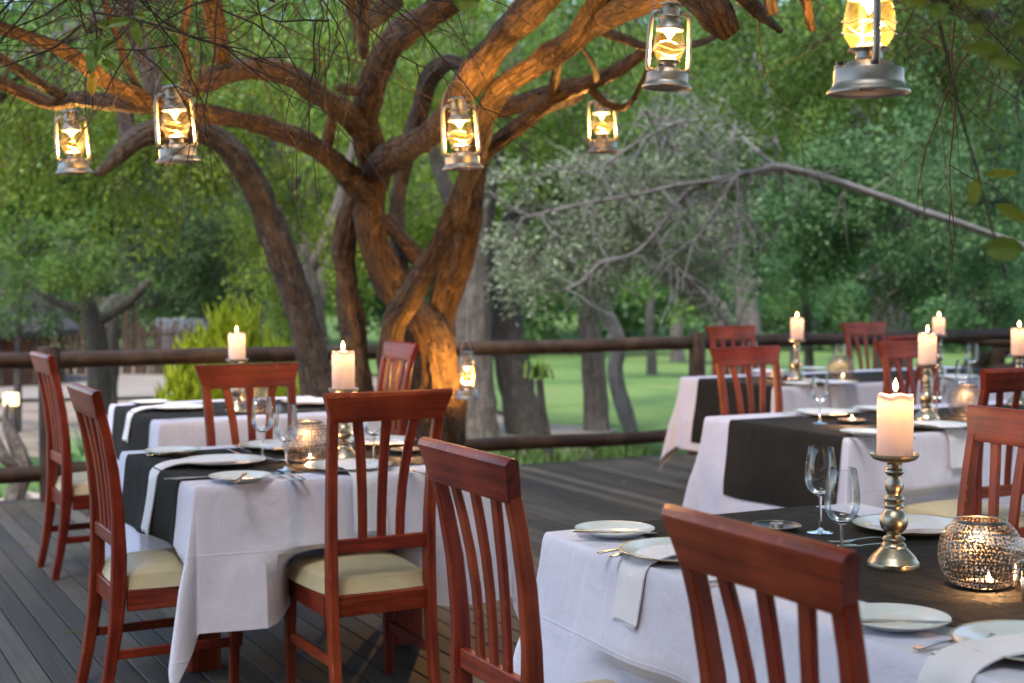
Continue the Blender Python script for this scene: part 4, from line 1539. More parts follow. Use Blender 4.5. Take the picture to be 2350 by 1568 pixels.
tree = empty('twisted_tree', at(955, 1161, 9.0), 0, 'gnarled many-stemmed brown tree growing through the deck, lantern-lit', 'tree')
tree.location = (0, 0, 0)
LIMBS = [
    # right root leg -> crosses to limb A (upper left stem) and on up
    ('trunk', [(1008, 1175, 8.9, 56), (1012, 1000, 8.9, 54), (1006, 880, 8.88, 54), (988, 785, 8.88, 50), (940, 705, 8.9, 38), (890, 645, 8.9, 36), (858, 565, 8.85, 36), (850, 475, 8.8, 35), (858, 400, 8.7, 37), (848, 330, 8.55, 36), (838, 260, 8.4, 31), (858, 180, 8.1, 32), (905, 95, 7.6, 32), (985, 35, 7.1, 31), (1090, -40, 6.6, 30)], M_bark, 1),
    # left root leg -> crosses to the upper right (R1 / limb D)
    ('trunk', [(905, 1175, 8.7, 34), (900, 1000, 8.7, 32), (893, 850, 8.7, 27), (903, 750, 8.65, 25), (938, 685, 8.55, 27), (985, 605, 8.4, 24), (1024, 520, 8.2, 20), (1054, 445, 7.9, 19), (1100, 360, 7.5, 20), (1190, 290, 7.2, 19), (1270, 225, 7.0, 18), (1345, 195, 6.9, 16), (1410, 165, 6.8, 17), (1470, 125, 6.6, 14), (1560, 60, 6.3, 10)], M_bark, 2),
    # trunk body filling between the legs, above the hollow
    ('trunk', [(960, 1175, 9.45, 66), (955, 1000, 9.45, 60), (955, 880, 9.4, 50), (955, 790, 9.3, 44), (950, 725, 9.15, 36), (948, 690, 9.1, 22)], M_bark, 3),
    # dark limb behind to the right
    ('limb', [(1000, 800, 9.1, 40), (1030, 690, 9.15, 28), (1064, 590, 9.1, 25), (1082, 490, 9.0, 24), (1092, 390, 8.9, 22), (1105, 300, 8.8, 22), (1120, 230, 8.7, 18)], M_bark, 4),
    ('limb', [(985, 770, 9.0, 26), (1008, 670, 9.0, 16), (1030, 560, 8.9, 13), (1052, 450, 8.8, 13), (1085, 330, 8.6, 16)], M_bark, 5),
    # grey stem behind
    ('limb', [(932, 730, 9.2, 24), (916, 600, 9.3, 20), (910, 500, 9.4, 20), (920, 410, 9.4, 19), (945, 320, 9.3, 20), (965, 250, 9.2, 19), (985, 180, 9.1, 22), (1020, 145, 9.0, 20), (1060, 150, 8.9, 15), (1120, 180, 8.8, 14)], M_bark2, 6),
    ('limb', [(880, 500, 9.2, 18), (930, 560, 9.2, 20), (975, 610, 9.2, 22), (1005, 640, 9.2, 22)], M_bark, 7),
    # limb B, up to the right
    ('limb', [(855, 395, 8.7, 34), (905, 355, 8.2, 32), (960, 325, 7.4, 30), (1015, 285, 6.7, 31), (1055, 220, 6.3, 32), (1100, 150, 6.0, 34), (1165, 75, 5.8, 34), (1250, -10, 5.5, 34), (1310, -70, 5.3, 32)], M_bark, 8),
    # limb C
    ('limb', [(1050, 520, 8.2, 14), (1066, 440, 7.5, 20), (1085, 360, 6.9, 25), (1108, 285, 6.4, 26), (1150, 205, 6.1, 27), (1235, 145, 5.9, 26), (1320, 90, 5.7, 28), (1370, 20, 5.5, 30), (1400, -60, 5.4, 30)], M_bark, 9),
    ('limb', [(1345, 70, 5.65, 24), (1420, 25, 5.4, 30), (1490, -5, 5.2, 34), (1580, -40, 5.0, 34)], M_bark, 10),
    # small branches on the right
    ('limb', [(1245, 252, 7.2, 13), (1285, 228, 7.5, 18), (1320, 210, 7.6, 22), (1350, 180, 7.7, 12)], M_bark2, 11),
    ('limb', [(1080, 260, 8.0, 14), (1170, 245, 8.0, 20), (1240, 225, 7.9, 22), (1300, 200, 7.8, 20), (1350, 188, 7.7, 12)], M_bark, 12),
    ('limb', [(1262, 232, 7.0, 10), (1272, 190, 6.9, 11), (1282, 140, 6.7, 11), (1305, 95, 6.4, 10)], M_bark, 13),
    ('limb', [(1350, 195, 6.9, 11), (1390, 238, 6.9, 8), (1430, 247, 6.9, 9), (1455, 225, 6.8, 6), (1478, 175, 6.7, 5), (1500, 120, 6.5, 4)], M_bark, 14),
    ('limb', [(1360, 60, 5.6, 14), (1420, 85, 5.9, 12), (1500, 110, 6.2, 9), (1600, 100, 6.5, 8), (1640, 85, 6.6, 6)], M_bark, 15),
    ('limb', [(1325, 95, 5.9, 6), (1362, 150, 6.4, 6), (1370, 188, 6.85, 7)], M_bark, 16),
    # limb H: the long low limb to the left
    ('limb', [(848, 455, 8.75, 30), (815, 425, 8.6, 28), (780, 385, 8.3, 24), (720, 335, 7.8, 23), (640, 300, 7.2, 22), (550, 275, 6.6, 20), (470, 262, 6.15, 20), (400, 250, 5.9, 20), (320, 240, 5.95, 21), (240, 235, 6.1, 20), (180, 228, 6.25, 16), (130, 240, 6.3, 14), (60, 215, 6.3, 14), (-60, 160, 6.2, 14), (-220, 60, 6.1, 10), (-420, -120, 6.0, 5)], M_bark, 17),
    # limb I: arched limb
    ('limb', [(838, 300, 8.5, 30), (795, 262, 8.2, 26), (740, 225, 7.7, 25), (680, 180, 7.2, 24), (610, 158, 6.8, 24), (545, 160, 6.5, 27), (490, 180, 6.2, 26), (450, 200, 6.0, 17), (395, 235, 5.95, 14)], M_bark, 18),
    ('limb', [(520, 180, 6.4, 22), (508, 110, 6.3, 20), (492, 40, 6.1, 22), (480, -60, 5.9, 24)], M_bark, 19),
    ('limb', [(360, 245, 5.95, 20), (300, 215, 5.8, 20), (240, 185, 5.6, 18), (170, 130, 5.3, 15), (90, 95, 5.1, 15), (-60, 40, 4.9, 15), (-240, -60, 4.8, 10), (-420, -220, 4.7, 5)], M_bark, 20),
    ('limb', [(150, 225, 6.3, 12), (90, 190, 6.2, 12), (30, 150, 6.1, 12), (-60, 90, 6.0, 12), (-240, -60, 5.9, 7), (-330, -180, 5.9, 4)], M_bark2, 21),
    ('limb', [(340, 240, 5.95, 12), (315, 200, 5.9, 10), (290, 150, 5.9, 9), (270, 90, 5.8, 8), (240, 0, 5.7, 8)], M_bark2, 22),
    ('limb', [(420, 220, 6.1, 12), (430, 150, 6.0, 10), (420, 80, 5.9, 9), (440, -30, 5.8, 9)], M_bark2, 23),
    # upright stem left of the trunk
    ('limb', [(838, 1150, 9.2, 34), (828, 950, 9.2, 31), (815, 800, 9.2, 28), (800, 680, 9.15, 27), (790, 580, 9.1, 26), (800, 500, 9.0, 27), (828, 440, 8.9, 26), (852, 400, 8.8, 22)], M_bark, 24),
    ('limb', [(745, 370, 8.1, 14), (752, 320, 8.0, 15), (765, 265, 7.9, 9)], M_bark, 25),
    ('limb', [(900, 0, 7.0, 26), (830, 60, 6.6, 16), (800, -40, 6.3, 16)], M_bark2, 26),
    ('limb', [(880, 225, 8.2, 10), (830, 210, 8.2, 12), (785, 205, 8.2, 14), (775, 212, 8.2, 10)], M_bark, 27),
    # thick cut limb top right, and stubs
    ('limb', [(1560, -60, 3.9, 46), (1610, -10, 3.85, 46), (1650, 40, 3.8, 40), (1680, 80, 3.8, 22)], M_bark, 28),
    ('limb', [(1762, -40, 3.3, 14), (1768, 10, 3.3, 14), (1773, 34, 3.3, 12)], M_bark2, 29),
    ('limb', [(1835, -40, 3.2, 13), (1850, 10, 3.2, 12), (1858, 50, 3.2, 10), (1864, 72, 3.2, 7)], M_bark, 30),
    ('limb', [(1700, -20, 3.9, 22), (1740, 25, 4.0, 16), (1790, 70, 4.2, 8)], M_bark2, 31),
    ('limb', [(840, -40, 5.0, 20), (830, 50, 5.0, 18), (835, 120, 5.0, 12), (828, 130, 5.0, 8)], M_bark2, 32),
]
for (nm, ctrl, m, sd) in LIMBS:
    limb(nm, ctrl, m, tree, sd * 1.7)

# (crown) unseen leafy roof, added over the deck to cut its sky light
def shade_canopy(parent):
    rnd = np.random.default_rng(77)
    n = 9500
    per = 16
    uu = rnd.uniform(-4.5, 13, n)
    vv = rnd.uniform(-6.0, 8.0, n)
    zz = 3.75 + 0.11 * np.maximum(0, uu * UY + vv * UX) + rnd.uniform(0, 1.5, n)
    gap = np.array([mnoise.noise((a * 0.55, b * 0.55, 3.0)) for a, b in zip(uu, vv)])
    keep = gap > -0.28
    uu, vv, zz = uu[keep], vv[keep], zz[keep]
    n = len(uu)
    base = np.stack([uu * UX - vv * UY, uu * UY + vv * UX, zz], axis=1)
    dr = rnd.normal(0, 1, (n, 3)) * np.array([1, 1, 0.5])
    dr /= np.linalg.norm(dr, axis=1)[:, None]
    t = rnd.uniform(0, 1, (n, per))
    pos = base[:, None, :] + dr[:, None, :] * (t * 0.55)[:, :, None] + rnd.normal(0, 0.09, (n, per, 3))
    V = leaves_from(pos.reshape(-1, 3), np.repeat(dr, per, axis=0), rnd, 0.15, 0.09)
    return link('crown', quads_mesh('crown', V, [L_green], rnd.uniform(0, 1, n * per)), parent)


CANOPY_TODO = shade_canopy

# leaning neighbour stem: its own tree
lean = empty('leaning_tree', (0, 0, 0), 0, 'grey-brown leaning trunk that arches over and droops behind the lanterns', 'tree')
limb('trunk', [(765, 1170, 9.5, 46), (748, 960, 9.5, 44), (722, 840, 9.5, 36), (690, 720, 9.5, 34), (655, 610, 9.45, 33), (615, 500, 9.4, 32), (575, 410, 9.3, 31), (525, 340, 9.2, 30), (465, 303, 9.1, 28), (390, 298, 9.0, 30), (325, 312, 8.9, 28), (280, 348, 8.8, 22), (245, 385, 8.7, 14), (218, 402, 8.7, 7)], M_bark2, lean, 55.0, 32, 0.2, 0.04, 0.14)
limb('limb', [(440, 300, 9.1, 26), (370, 240, 9.2, 22), (340, 150, 9.3, 22), (300, 60, 9.3, 20), (270, -60, 9.3, 20)], M_bark2, lean, 57.0, 16)
limb('limb', [(300, 330, 8.9, 20), (290, 280, 9.0, 20), (285, 240, 9.0, 16), (270, 190, 9.0, 14)], M_bark2, lean, 58.0, 14)

# hanging wires: each belongs to its lantern
for o, top, hang in zip([x for x in COL.objects if x.name.startswith('hurricane_lantern')], WIRES, (0.06, 0.10, 0.03, 0.05, 0.25, 0.3, 0.28)):
    MB().tube([(0, 0, 0.348), (0.002, 0, 0.35 + hang * 0.5), (0, 0, 0.35 + hang)], 0.0019, 5).build('hanging_wire', M_lant, o)

# bare twigs tangled under the canopy
def twigs(name, parent, n, box, seed, mat, thick=(0.0018, 0.005), grav=-0.25):
    rnd = random.Random(seed)
    mb = MB()
    for i in range(n):
        px, py, d = rnd.uniform(box[0], box[1]), rnd.uniform(box[2], box[3]), rnd.uniform(box[4], box[5])
        p = at(px, py, d)
        dirv = Vector((rnd.uniform(-1, 1), rnd.uniform(-0.5, 0.5), rnd.uniform(-0.9, 0.35))).normalized()
        L = rnd.uniform(0.25, 0.95)
        m = 9
        pts, rad = [], []
        r0 = rnd.uniform(*thick)
        for k in range(m):
            pts.append(p.copy())
            rad.append(r0 * (1 - 0.75 * k / (m - 1)))
            dirv = (dirv + Vector((rnd.uniform(-0.35, 0.35), rnd.uniform(-0.2, 0.2), rnd.uniform(-0.3, 0.3) + grav * 0.2))).normalized()
            p = p + dirv * (L / (m - 1))
        mb.tube(pts, rad, 5, 0, caps=False)
        for b in range(rnd.randint(1, 3)):
            q = pts[rnd.randint(2, m - 3)]
            dv = (dirv + Vector((rnd.uniform(-0.9, 0.9), rnd.uniform(-0.5, 0.5), rnd.uniform(-0.9, 0.5)))).normalized()
            sub, sr = [], []
            qq = q.copy()
            for k in range(5):
                sub.append(qq.copy())
                sr.append(r0 * 0.55 * (1 - 0.7 * k / 4))
                dv = (dv + Vector((rnd.uniform(-0.3, 0.3), 0, rnd.uniform(-0.3, 0.2)))).normalized()
                qq = qq + dv * (L * 0.09)
            mb.tube(sub, sr, 4, 0, caps=False)
    o = mb.build(name, mat, parent)
    tag(o, kind='stuff')
    return o


twigs('twigs', tree, 150, (-60, 950, -90, 60, 3.4, 6.5), 3, M_twig, (0.0012, 0.004))
twigs('twigs', tree, 45, (0, 850, 40, 160, 4.5, 8.0), 4, M_twig, (0.0012, 0.004))
twigs('twigs', tree, 60, (2080, 2450, -80, 90, 4.0, 7.0), 5, M_twig, (0.0012, 0.0035))
twigs('twigs', tree, 30, (1380, 2200, -90, 40, 4.5, 8.0), 6, M_twig, (0.0012, 0.004))


# ================================================================== FOLIAGE
def leaves_from(centres, dirs, rnd, ln, wd, jitter=0.5):
    """rhombic leaves: centre, long axis"""
    n = len(centres)
    d = dirs + rnd.normal(0, jitter, (n, 3))
    d /= np.linalg.norm(d, axis=1)[:, None] + 1e-9
    r = rnd.normal(0, 1, (n, 3))
    s = np.cross(d, r)
    s /= np.linalg.norm(s, axis=1)[:, None] + 1e-9
    L = (ln * rnd.uniform(0.6, 1.3, n))[:, None]
    Wd = (wd * rnd.uniform(0.7, 1.25, n))[:, None]
    nrm = np.cross(d, s)
    a = centres - d * L * 0.5
    b = centres + s * Wd * 0.5 + nrm * L * 0.06
    c = centres + d * L * 0.5
    e = centres - s * Wd * 0.5 + nrm * L * 0.06
    return np.stack([a, b, c, e], axis=1)


def crown_arrays(ells, dens, ln, wd, seed, droop=0.5, spl=0.35, per=22):
    """ells: list of (px,py,rx,ry,depth[,thick]) ; leafy sprigs filling these volumes"""
    rnd = np.random.default_rng(seed)
    out, tint, sprigs = [], [], []
    for e in ells:
        px, py, rx, ry, d = e[:5]
        c = np.array(at(px, py, d))
        sx, sz = rx / FP * d, ry / FP * d
        sy = e[5] if len(e) > 5 else max(0.5, 0.55 * sx)
        area = math.pi * sx * sz
        n = max(3, int(area * dens / per))
        ncl = max(5, n // 11)
        gc = rnd.normal(0, 1, (ncl, 3))
        gc /= np.linalg.norm(gc, axis=1)[:, None]
        kn = np.array([0.85 + 0.35 * mnoise.noise((x[0] * 2.3 + seed, x[1] * 2.3, x[2] * 2.3)) for x in gc])
        cc = gc * (rnd.uniform(0.2, 1.0, ncl) ** 0.55 * kn)[:, None]
        ci = rnd.integers(0, ncl, n)
        g = cc[ci] + rnd.normal(0, 0.11, (n, 3)) * np.array([1.2, 1.2, 0.8])
        base = c + g * np.array([sx, sy, sz])
        g = g / (np.linalg.norm(g, axis=1)[:, None] + 1e-6)
        dr = g * np.array([1, 1, 0.6]) + rnd.normal(0, 0.5, (n, 3)) + np.array([0, 0, -droop])
        dr /= np.linalg.norm(dr, axis=1)[:, None]
        bright = np.clip(rnd.uniform(0, 1, ncl)[ci] * 0.75 + rnd.uniform(0, 0.25, n), 0, 1)
        t = rnd.uniform(0, 1, (n, per))
        pos = base[:, None, :] + dr[:, None, :] * (t * spl)[:, :, None] + np.array([0, 0, -1.0]) * (droop * 0.35 * spl * t ** 2)[:, :, None] + rnd.normal(0, spl * 0.13, (n, per, 3))
        pos = pos.reshape(-1, 3)
        dd = np.repeat(dr, per, axis=0)
        out.append(leaves_from(pos, dd, rnd, ln, wd))
        tint.append(np.clip(np.repeat(bright, per) * 0.55 + rnd.uniform(0, 0.45, n * per), 0, 1))
        sprigs.append((base, dr))
    return np.concatenate(out), np.concatenate(tint), sprigs


def crown(parent, ells, mat, dens=2400, ln=0.05, wd=0.026, seed=1, droop=0.5, spl=0.35, per=22, name='crown', twig=True, tmat=None):
    V, t, sp = crown_arrays(ells, dens, ln, wd, seed, droop, spl, per)
    o = link(name, quads_mesh(name, V, [mat], t), parent)
    if twig:
        mb = MB()
        for (b, d) in sp:
            for i in range(0, len(b), 2):
                p = Vector(b[i])
                dv = Vector(d[i])
                mb.tube([p - dv * spl * 0.8 + Vector((0, 0, 0.05)), p, p + dv * spl * 0.8 - Vector((0, 0, 0.1 * spl))], [0.006, 0.004, 0.0015], 3, 0, caps=False)
        if mb.V:
            tag(mb.build('branchlets', tmat or M_bark_dk, parent), kind='stuff')
    return o


def bg_tree(name, label, stems, ells, lmat, bmat, seed, cat='tree', group='trees around the deck', **kw):
    r = empty(name, (0, 0, 0), 0, label, cat, group)
    for i, st in enumerate(stems):
        limb('trunk' if i == 0 else 'limb', st, bmat, r, seed * 3.1 + i, 14, 0.10, 0.12, 0.10)
    if ells:
        crown(r, ells, lmat, seed=seed, tmat=bmat, **kw)
    return r


def foot(px, d):
    """screen y of the ground at that depth"""
    return 632 + FP * (CAM_H - GZ + 0.06) / d


CANOPY_TODO(tree)

# --- the ring of trees behind the deck
bg_tree('garden_tree', 'loose lime-green tree whose sprays fill the space behind the lanterns on the long limb',
        [[(735, foot(0, 15), 15, 40), (725, 850, 15, 36), (715, 740, 15, 34), (690, 600, 15, 30), (660, 450, 15, 26), (600, 300, 14.5, 20), (520, 150, 14, 16)], [(700, 640, 15, 18), (760, 520, 15, 14), (800, 380, 15, 10), (850, 200, 15, 8)]],
        [(110, 330, 190, 110, 13.5), (330, 380, 200, 110, 13), (560, 300, 190, 130, 13.5), (690, 420, 130, 130, 14), (640, 620, 90, 120, 14.5), (430, 160, 260, 120, 13), (150, 150, 220, 130, 13)],
        L_lime, M_bark_bg, 11, dens=2100, ln=0.055, wd=0.032, droop=0.8, spl=0.42)
bg_tree('garden_tree', 'small feathery green tree with forked trunk in front of the thatched hut',
        [[(228, foot(0, 16), 16, 32), (225, 860, 16, 26), (222, 770, 16, 24), (200, 690, 16, 18), (170, 620, 16, 12), (120, 540, 16, 8)], [(222, 740, 16, 14), (300, 690, 16, 11), (345, 640, 16, 8)], [(215, 720, 16, 12), (120, 690, 16, 10), (60, 640, 16, 8)]],
        [(60, 560, 130, 90, 15.5), (190, 580, 120, 80, 15.5), (110, 650, 110, 50, 15.3), (260, 640, 70, 40, 15.6)],
        L_green, M_bark_dk, 12, dens=3600, ln=0.045, wd=0.016, droop=0.15, spl=0.30, per=26)
bg_tree('garden_tree', 'dark weeping tree with a curved bough above the pole fence',
        [[(235, foot(0, 19), 19, 36), (240, 840, 19, 32), (250, 720, 19, 28), (300, 690, 19, 22), (400, 690, 19, 15), (470, 660, 19, 13), (520, 605, 19, 12), (560, 600, 19, 8)], [(470, 655, 19, 9), (440, 600, 19, 8), (400, 570, 19, 6)]],
        [(400, 540, 150, 110, 18.5), (520, 590, 120, 90, 18.5), (310, 600, 110, 80, 18.5), (560, 690, 80, 60, 18.5), (470, 450, 150, 80, 18)],
        L_dark, M_bark_dk, 13, dens=2600, ln=0.06, wd=0.022, droop=1.2, spl=0.5)
bg_tree('garden_tree', 'bright backlit tree glowing yellow-green between the trunk and the leaning stem',
        [[(690, foot(0, 20), 20, 30), (700, 760, 20, 28), (740, 640, 20, 22), (780, 500, 20, 16), (820, 350, 19, 12)]],
        [(760, 470, 120, 150, 18), (870, 560, 90, 120, 18), (760, 640, 100, 90, 18.5), (1000, 470, 110, 170, 18.5), (900, 300, 200, 130, 17), (1000, 130, 260, 130, 16)],
        L_lime, M_bark_bg, 14, dens=1700, ln=0.06, wd=0.036, droop=0.6, spl=0.45)
bg_tree('garden_tree', 'broad furrowed grey trunk right behind the hanging low lantern',
        [[(1092, foot(0, 16.2), 16.2, 58), (1090, 950, 16.2, 50), (1085, 820, 16.2, 46), (1082, 700, 16.2, 44), (1085, 560, 16.2, 42), (1110, 420, 16.2, 34), (1150, 260, 16, 26), (1180, 100, 16, 20)], [(1090, 600, 16.2, 26), (1030, 450, 16.4, 18), (980, 300, 16.5, 14)]],
        [(1250, 200, 200, 120, 15.5), (1180, 340, 110, 100, 15.5), (1320, 80, 250, 110, 15)],
        L_green, M_bark_bg, 15, dens=1900, ln=0.055, wd=0.032)
bg_tree('garden_tree', 'dark leaning trunk carrying a silvery crown over the lawn',
        [[(1215, foot(0, 16.8), 16.8, 52), (1195, 930, 16.8, 44), (1170, 800, 16.8, 38), (1155, 690, 16.8, 36), (1160, 580, 16.8, 32), (1200, 470, 16.5, 24), (1280, 380, 16, 16)], [(1160, 640, 16.8, 18), (1250, 560, 16.3, 12), (1330, 520, 16, 8)]],
        [(1240, 480, 130, 110, 14.2), (1330, 580, 150, 90, 14), (1260, 660, 130, 50, 14.2), (1400, 430, 160, 110, 14), (1200, 600, 70, 60, 14.5)],
        L_silver, M_bark_dk, 16, dens=2300, ln=0.062, wd=0.026, droop=0.5, spl=0.35)
bg_tree('garden_tree', 'slim grey trunk standing on the lawn with silver-green foliage',
        [[(1372, foot(0, 17.2), 17.2, 33), (1366, 900, 17.2, 28), (1360, 800, 17.2, 26), (1350, 720, 17.2, 23), (1400, 600, 17, 16), (1480, 480, 16.5, 12)]],
        [(1500, 560, 150, 100, 14.6), (1480, 660, 140, 55, 14.6), (1560, 450, 160, 110, 14.3), (1500, 320, 200, 100, 14.3), (1640, 600, 110, 90, 14.8)],
        L_silver, M_bark_bg, 17, dens=2200, ln=0.062, wd=0.026, droop=0.5, spl=0.35)
bg_tree('garden_tree', 'crooked pale trunk with peeling bark beside the slim trunk on the lawn',
        [[(1462, foot(0, 15.5), 15.5, 20), (1445, 980, 15.5, 18), (1420, 900, 15.5, 19), (1412, 840, 15.5, 18), (1420, 780, 15.5, 17), (1380, 700, 15.5, 15), (1320, 620, 15.3, 12), (1260, 560, 15, 8)]],
        [], L_silver, M_dead, 18)
bg_tree('garden_tree', 'tall cool-green tree with dark trunk behind the rear long table',
        [[(2050, foot(0, 19), 19, 48), (2045, 760, 19, 42), (2030, 640, 19, 38), (2010, 520, 19, 34), (2000, 400, 18.5, 28), (1960, 250, 18, 20)], [(2020, 560, 19, 16), (2120, 470, 18.5, 11), (2200, 400, 18, 8)], [(2060, 720, 19, 16), (2080, 640, 19, 12), (2110, 560, 19, 8)]],
        [(1880, 420, 190, 130, 16.5), (2080, 480, 180, 130, 16.5), (1950, 600, 150, 90, 17), (2130, 640, 130, 80, 17), (2050, 330, 220, 110, 16.5), (1800, 560, 100, 100, 17), (2200, 560, 140, 130, 17)],
        L_cool, M_bark_dk, 19, dens=2300, ln=0.06, wd=0.034, droop=0.6, spl=0.45)
bg_tree('garden_tree', 'grey double-stemmed tree beyond the railing post',
        [[(1722, foot(0, 21), 21, 34), (1715, 730, 21, 28), (1705, 620, 21, 26), (1680, 520, 21, 22), (1640, 400, 20.5, 16), (1600, 250, 20, 12)], [(1640, foot(0, 20), 20, 22), (1660, 740, 20, 20), (1620, 690, 20, 20), (1540, 640, 20, 16), (1460, 560, 20, 10)]],
        [(1700, 330, 200, 120, 17.5), (1640, 200, 220, 130, 17), (1720, 480, 120, 100, 18), (1760, 680, 60, 50, 19)],
        L_green, M_bark_bg, 20, dens=1900, ln=0.06, wd=0.034)
bg_tree('garden_tree', 'dense green tree at the picture edge behind the farthest candles',
        [[(2262, foot(0, 17), 17, 34), (2262, 740, 17, 30), (2265, 620, 17, 28), (2255, 500, 17, 26), (2280, 350, 16.5, 20), (2300, 200, 16, 16)]],
        [(2290, 480, 130, 120, 15), (2310, 620, 110, 80, 15.5), (2250, 330, 160, 130, 15), (2330, 200, 170, 130, 14.5), (2200, 700, 100, 40, 16)],
        L_cool, M_bark_dk, 21, dens=2500, ln=0.055, wd=0.032, droop=0.5, spl=0.4)
bg_tree('garden_tree', 'overhanging green tree closing the sky above the largest lantern',
        [[(2480, foot(0, 14), 14, 60), (2470, 600, 14, 50), (2420, 300, 13.5, 40), (2300, 80, 12.5, 26), (2100, -40, 11.5, 18)]],
        [(1780, 130, 210, 110, 12.5), (2000, 150, 220, 120, 12), (2200, 120, 200, 130, 12), (1900, -20, 350, 100, 11.5), (2300, 0, 200, 120, 11.5)],
        L_green, M_bark_dk, 22, dens=2100, ln=0.055, wd=0.03, droop=0.9, spl=0.45)
bg_tree('garden_tree', 'overhanging lime tree closing the sky above the long limb',
        [[(-200, foot(0, 13), 13, 60), (-180, 500, 13, 50), (-60, 250, 12.5, 36), (200, 60, 12, 22), (500, -30, 11.5, 14)]],
        [(200, 30, 260, 90, 11), (500, 40, 260, 100, 11), (780, 30, 220, 120, 11.5), (1080, 30, 230, 100, 12), (1400, 10, 250, 100, 12), (650, 150, 150, 90, 12)],
        L_green, M_bark_dk, 23, dens=1900, ln=0.05, wd=0.03, droop=0.8, spl=0.42)

bg_tree('garden_tree', 'thin dark trunk on the lawn left of the railing post', [[(1496, foot(0, 27), 27, 13), (1494, 800, 27, 11), (1490, 740, 27, 10), (1500, 640, 27, 7)]], [(1490, 620, 130, 60, 26), (1560, 690, 80, 40, 26)], L_green, M_bark_dk, 24, dens=1000, ln=0.09, wd=0.05)
bg_tree('garden_tree', 'stout far trunk on the lawn beside the railing post', [[(1556, foot(0, 31), 31, 18), (1553, 780, 31, 15), (1556, 700, 31, 13), (1540, 600, 31, 9)]], [(1570, 640, 150, 60, 30), (1640, 715, 90, 35, 30)], L_cool, M_bark_bg, 25, dens=900, ln=0.10, wd=0.06)
bg_tree('garden_tree', 'slender pale trunk behind the candle near the railing post', [[(1862, foot(0, 17.5), 17.5, 13), (1856, 800, 17.5, 11), (1850, 720, 17.5, 10), (1848, 620, 17.5, 8), (1860, 500, 17.5, 5)]], [(1870, 560, 90, 60, 17.2)], L_cool, M_bark_bg, 26, dens=1700, ln=0.06, wd=0.034)

# dead grey boughs arching through the silver foliage
dead = empty('dead_tree', (0, 0, 0), 0, 'fallen dead tree with long arching pale grey boughs over the lawn', 'tree')
DEAD = [
    [(1300, 665, 13.0, 5), (1345, 640, 13.0, 7), (1375, 605, 13.0, 9), (1450, 585, 13.0, 9), (1505, 535, 13.0, 10), (1570, 450, 13.0, 11), (1640, 415, 13.0, 12), (1740, 392, 13.0, 14), (1790, 385, 13.0, 15), (1880, 405, 13.1, 16), (1990, 440, 13.3, 15), (2100, 480, 13.6, 14), (2210, 515, 14, 13), (2330, 560, 14.3, 14), (2450, 610, 14.2, 17), (2560, 700, 14.1, 20), (2640, 1080, 14.0, 24)],
    [(1640, 415, 13.0, 9), (1560, 425, 12.9, 8), (1470, 445, 12.8, 7), (1330, 470, 12.7, 6), (1200, 500, 12.6, 4)],
    [(1735, 395, 13, 8), (1690, 405, 12.8, 8), (1650, 470, 12.8, 6), (1590, 560, 12.8, 5)],
    [(1690, 405, 12.8, 7), (1695, 480, 12.8, 6), (1690, 540, 12.8, 5), (1680, 580, 12.8, 3)],
    [(1695, 490, 12.8, 4), (1740, 520, 12.8, 4), (1775, 560, 12.8, 3)],
    [(1940, 420, 13.2, 6), (1925, 470, 13.2, 5), (1910, 520, 13.2, 3)],
    [(1790, 385, 13, 9), (1740, 350, 13.2, 8), (1690, 300, 13.4, 7), (1670, 240, 13.5, 7), (1620, 220, 13.6, 6), (1520, 210, 13.8, 5)],
    [(1680, 280, 13.4, 5), (1560, 280, 13.3, 5), (1460, 330, 13.2, 5), (1350, 395, 13.1, 4), (1290, 380, 13, 3)],
    [(1690, 300, 13.4, 5), (1650, 360, 13.3, 4), (1640, 420, 13.2, 3)],
    [(1500, 535, 13, 6), (1540, 600, 13, 6), (1600, 660, 13.1, 7), (1660, 730, 13.2, 9), (1700, 790, 13.3, 11), (1720, 860, 13.3, 13)],
    [(1780, 330, 14, 9), (1770, 250, 14, 9), (1740, 150, 14, 8), (1700, 60, 14, 7)],
    [(1560, 350, 13.6, 5), (1510, 300, 13.5, 5), (1480, 250, 13.4, 4)],
]
for i, c in enumerate(DEAD):
    limb('bough', [(a_, b_, c__, d_ * 0.6) for (a_, b_, c__, d_) in c], M_dead, dead, 71 + i, 12, 0.3, 0.07, 0.12)


rnd_d = random.Random(9)
mbd = MB()
for c_ in DEAD:
    C_ = [(at(px, py, d), r / FP * d) for (px, py, d, r) in c_]
    pts_, _r = spline(C_, 0.09)
    for q in pts_:
        for _k in range(0 if q.x > 4.6 else 2 if q.x < 2.75 else (rnd_d.random() < 0.12)):
            dv = Vector((rnd_d.gauss(-0.2, 0.7), rnd_d.gauss(0, 0.5), rnd_d.gauss(-0.35, 0.6))).normalized()
            L_ = rnd_d.uniform(0.15, 0.75)
            seq, p_ = [], q.copy()
            for k in range(5):
                seq.append(p_.copy())
                dv = (dv + Vector((rnd_d.gauss(0, 0.25), rnd_d.gauss(0, 0.2), rnd_d.gauss(-0.05, 0.25)))).normalized()
                p_ = p_ + dv * L_ / 4
            mbd.tube(seq, [0.0085, 0.007, 0.0055, 0.004, 0.0025], 4, 0, caps=False)
tag(mbd.build('dead_twigs', M_dead, dead), kind='stuff')


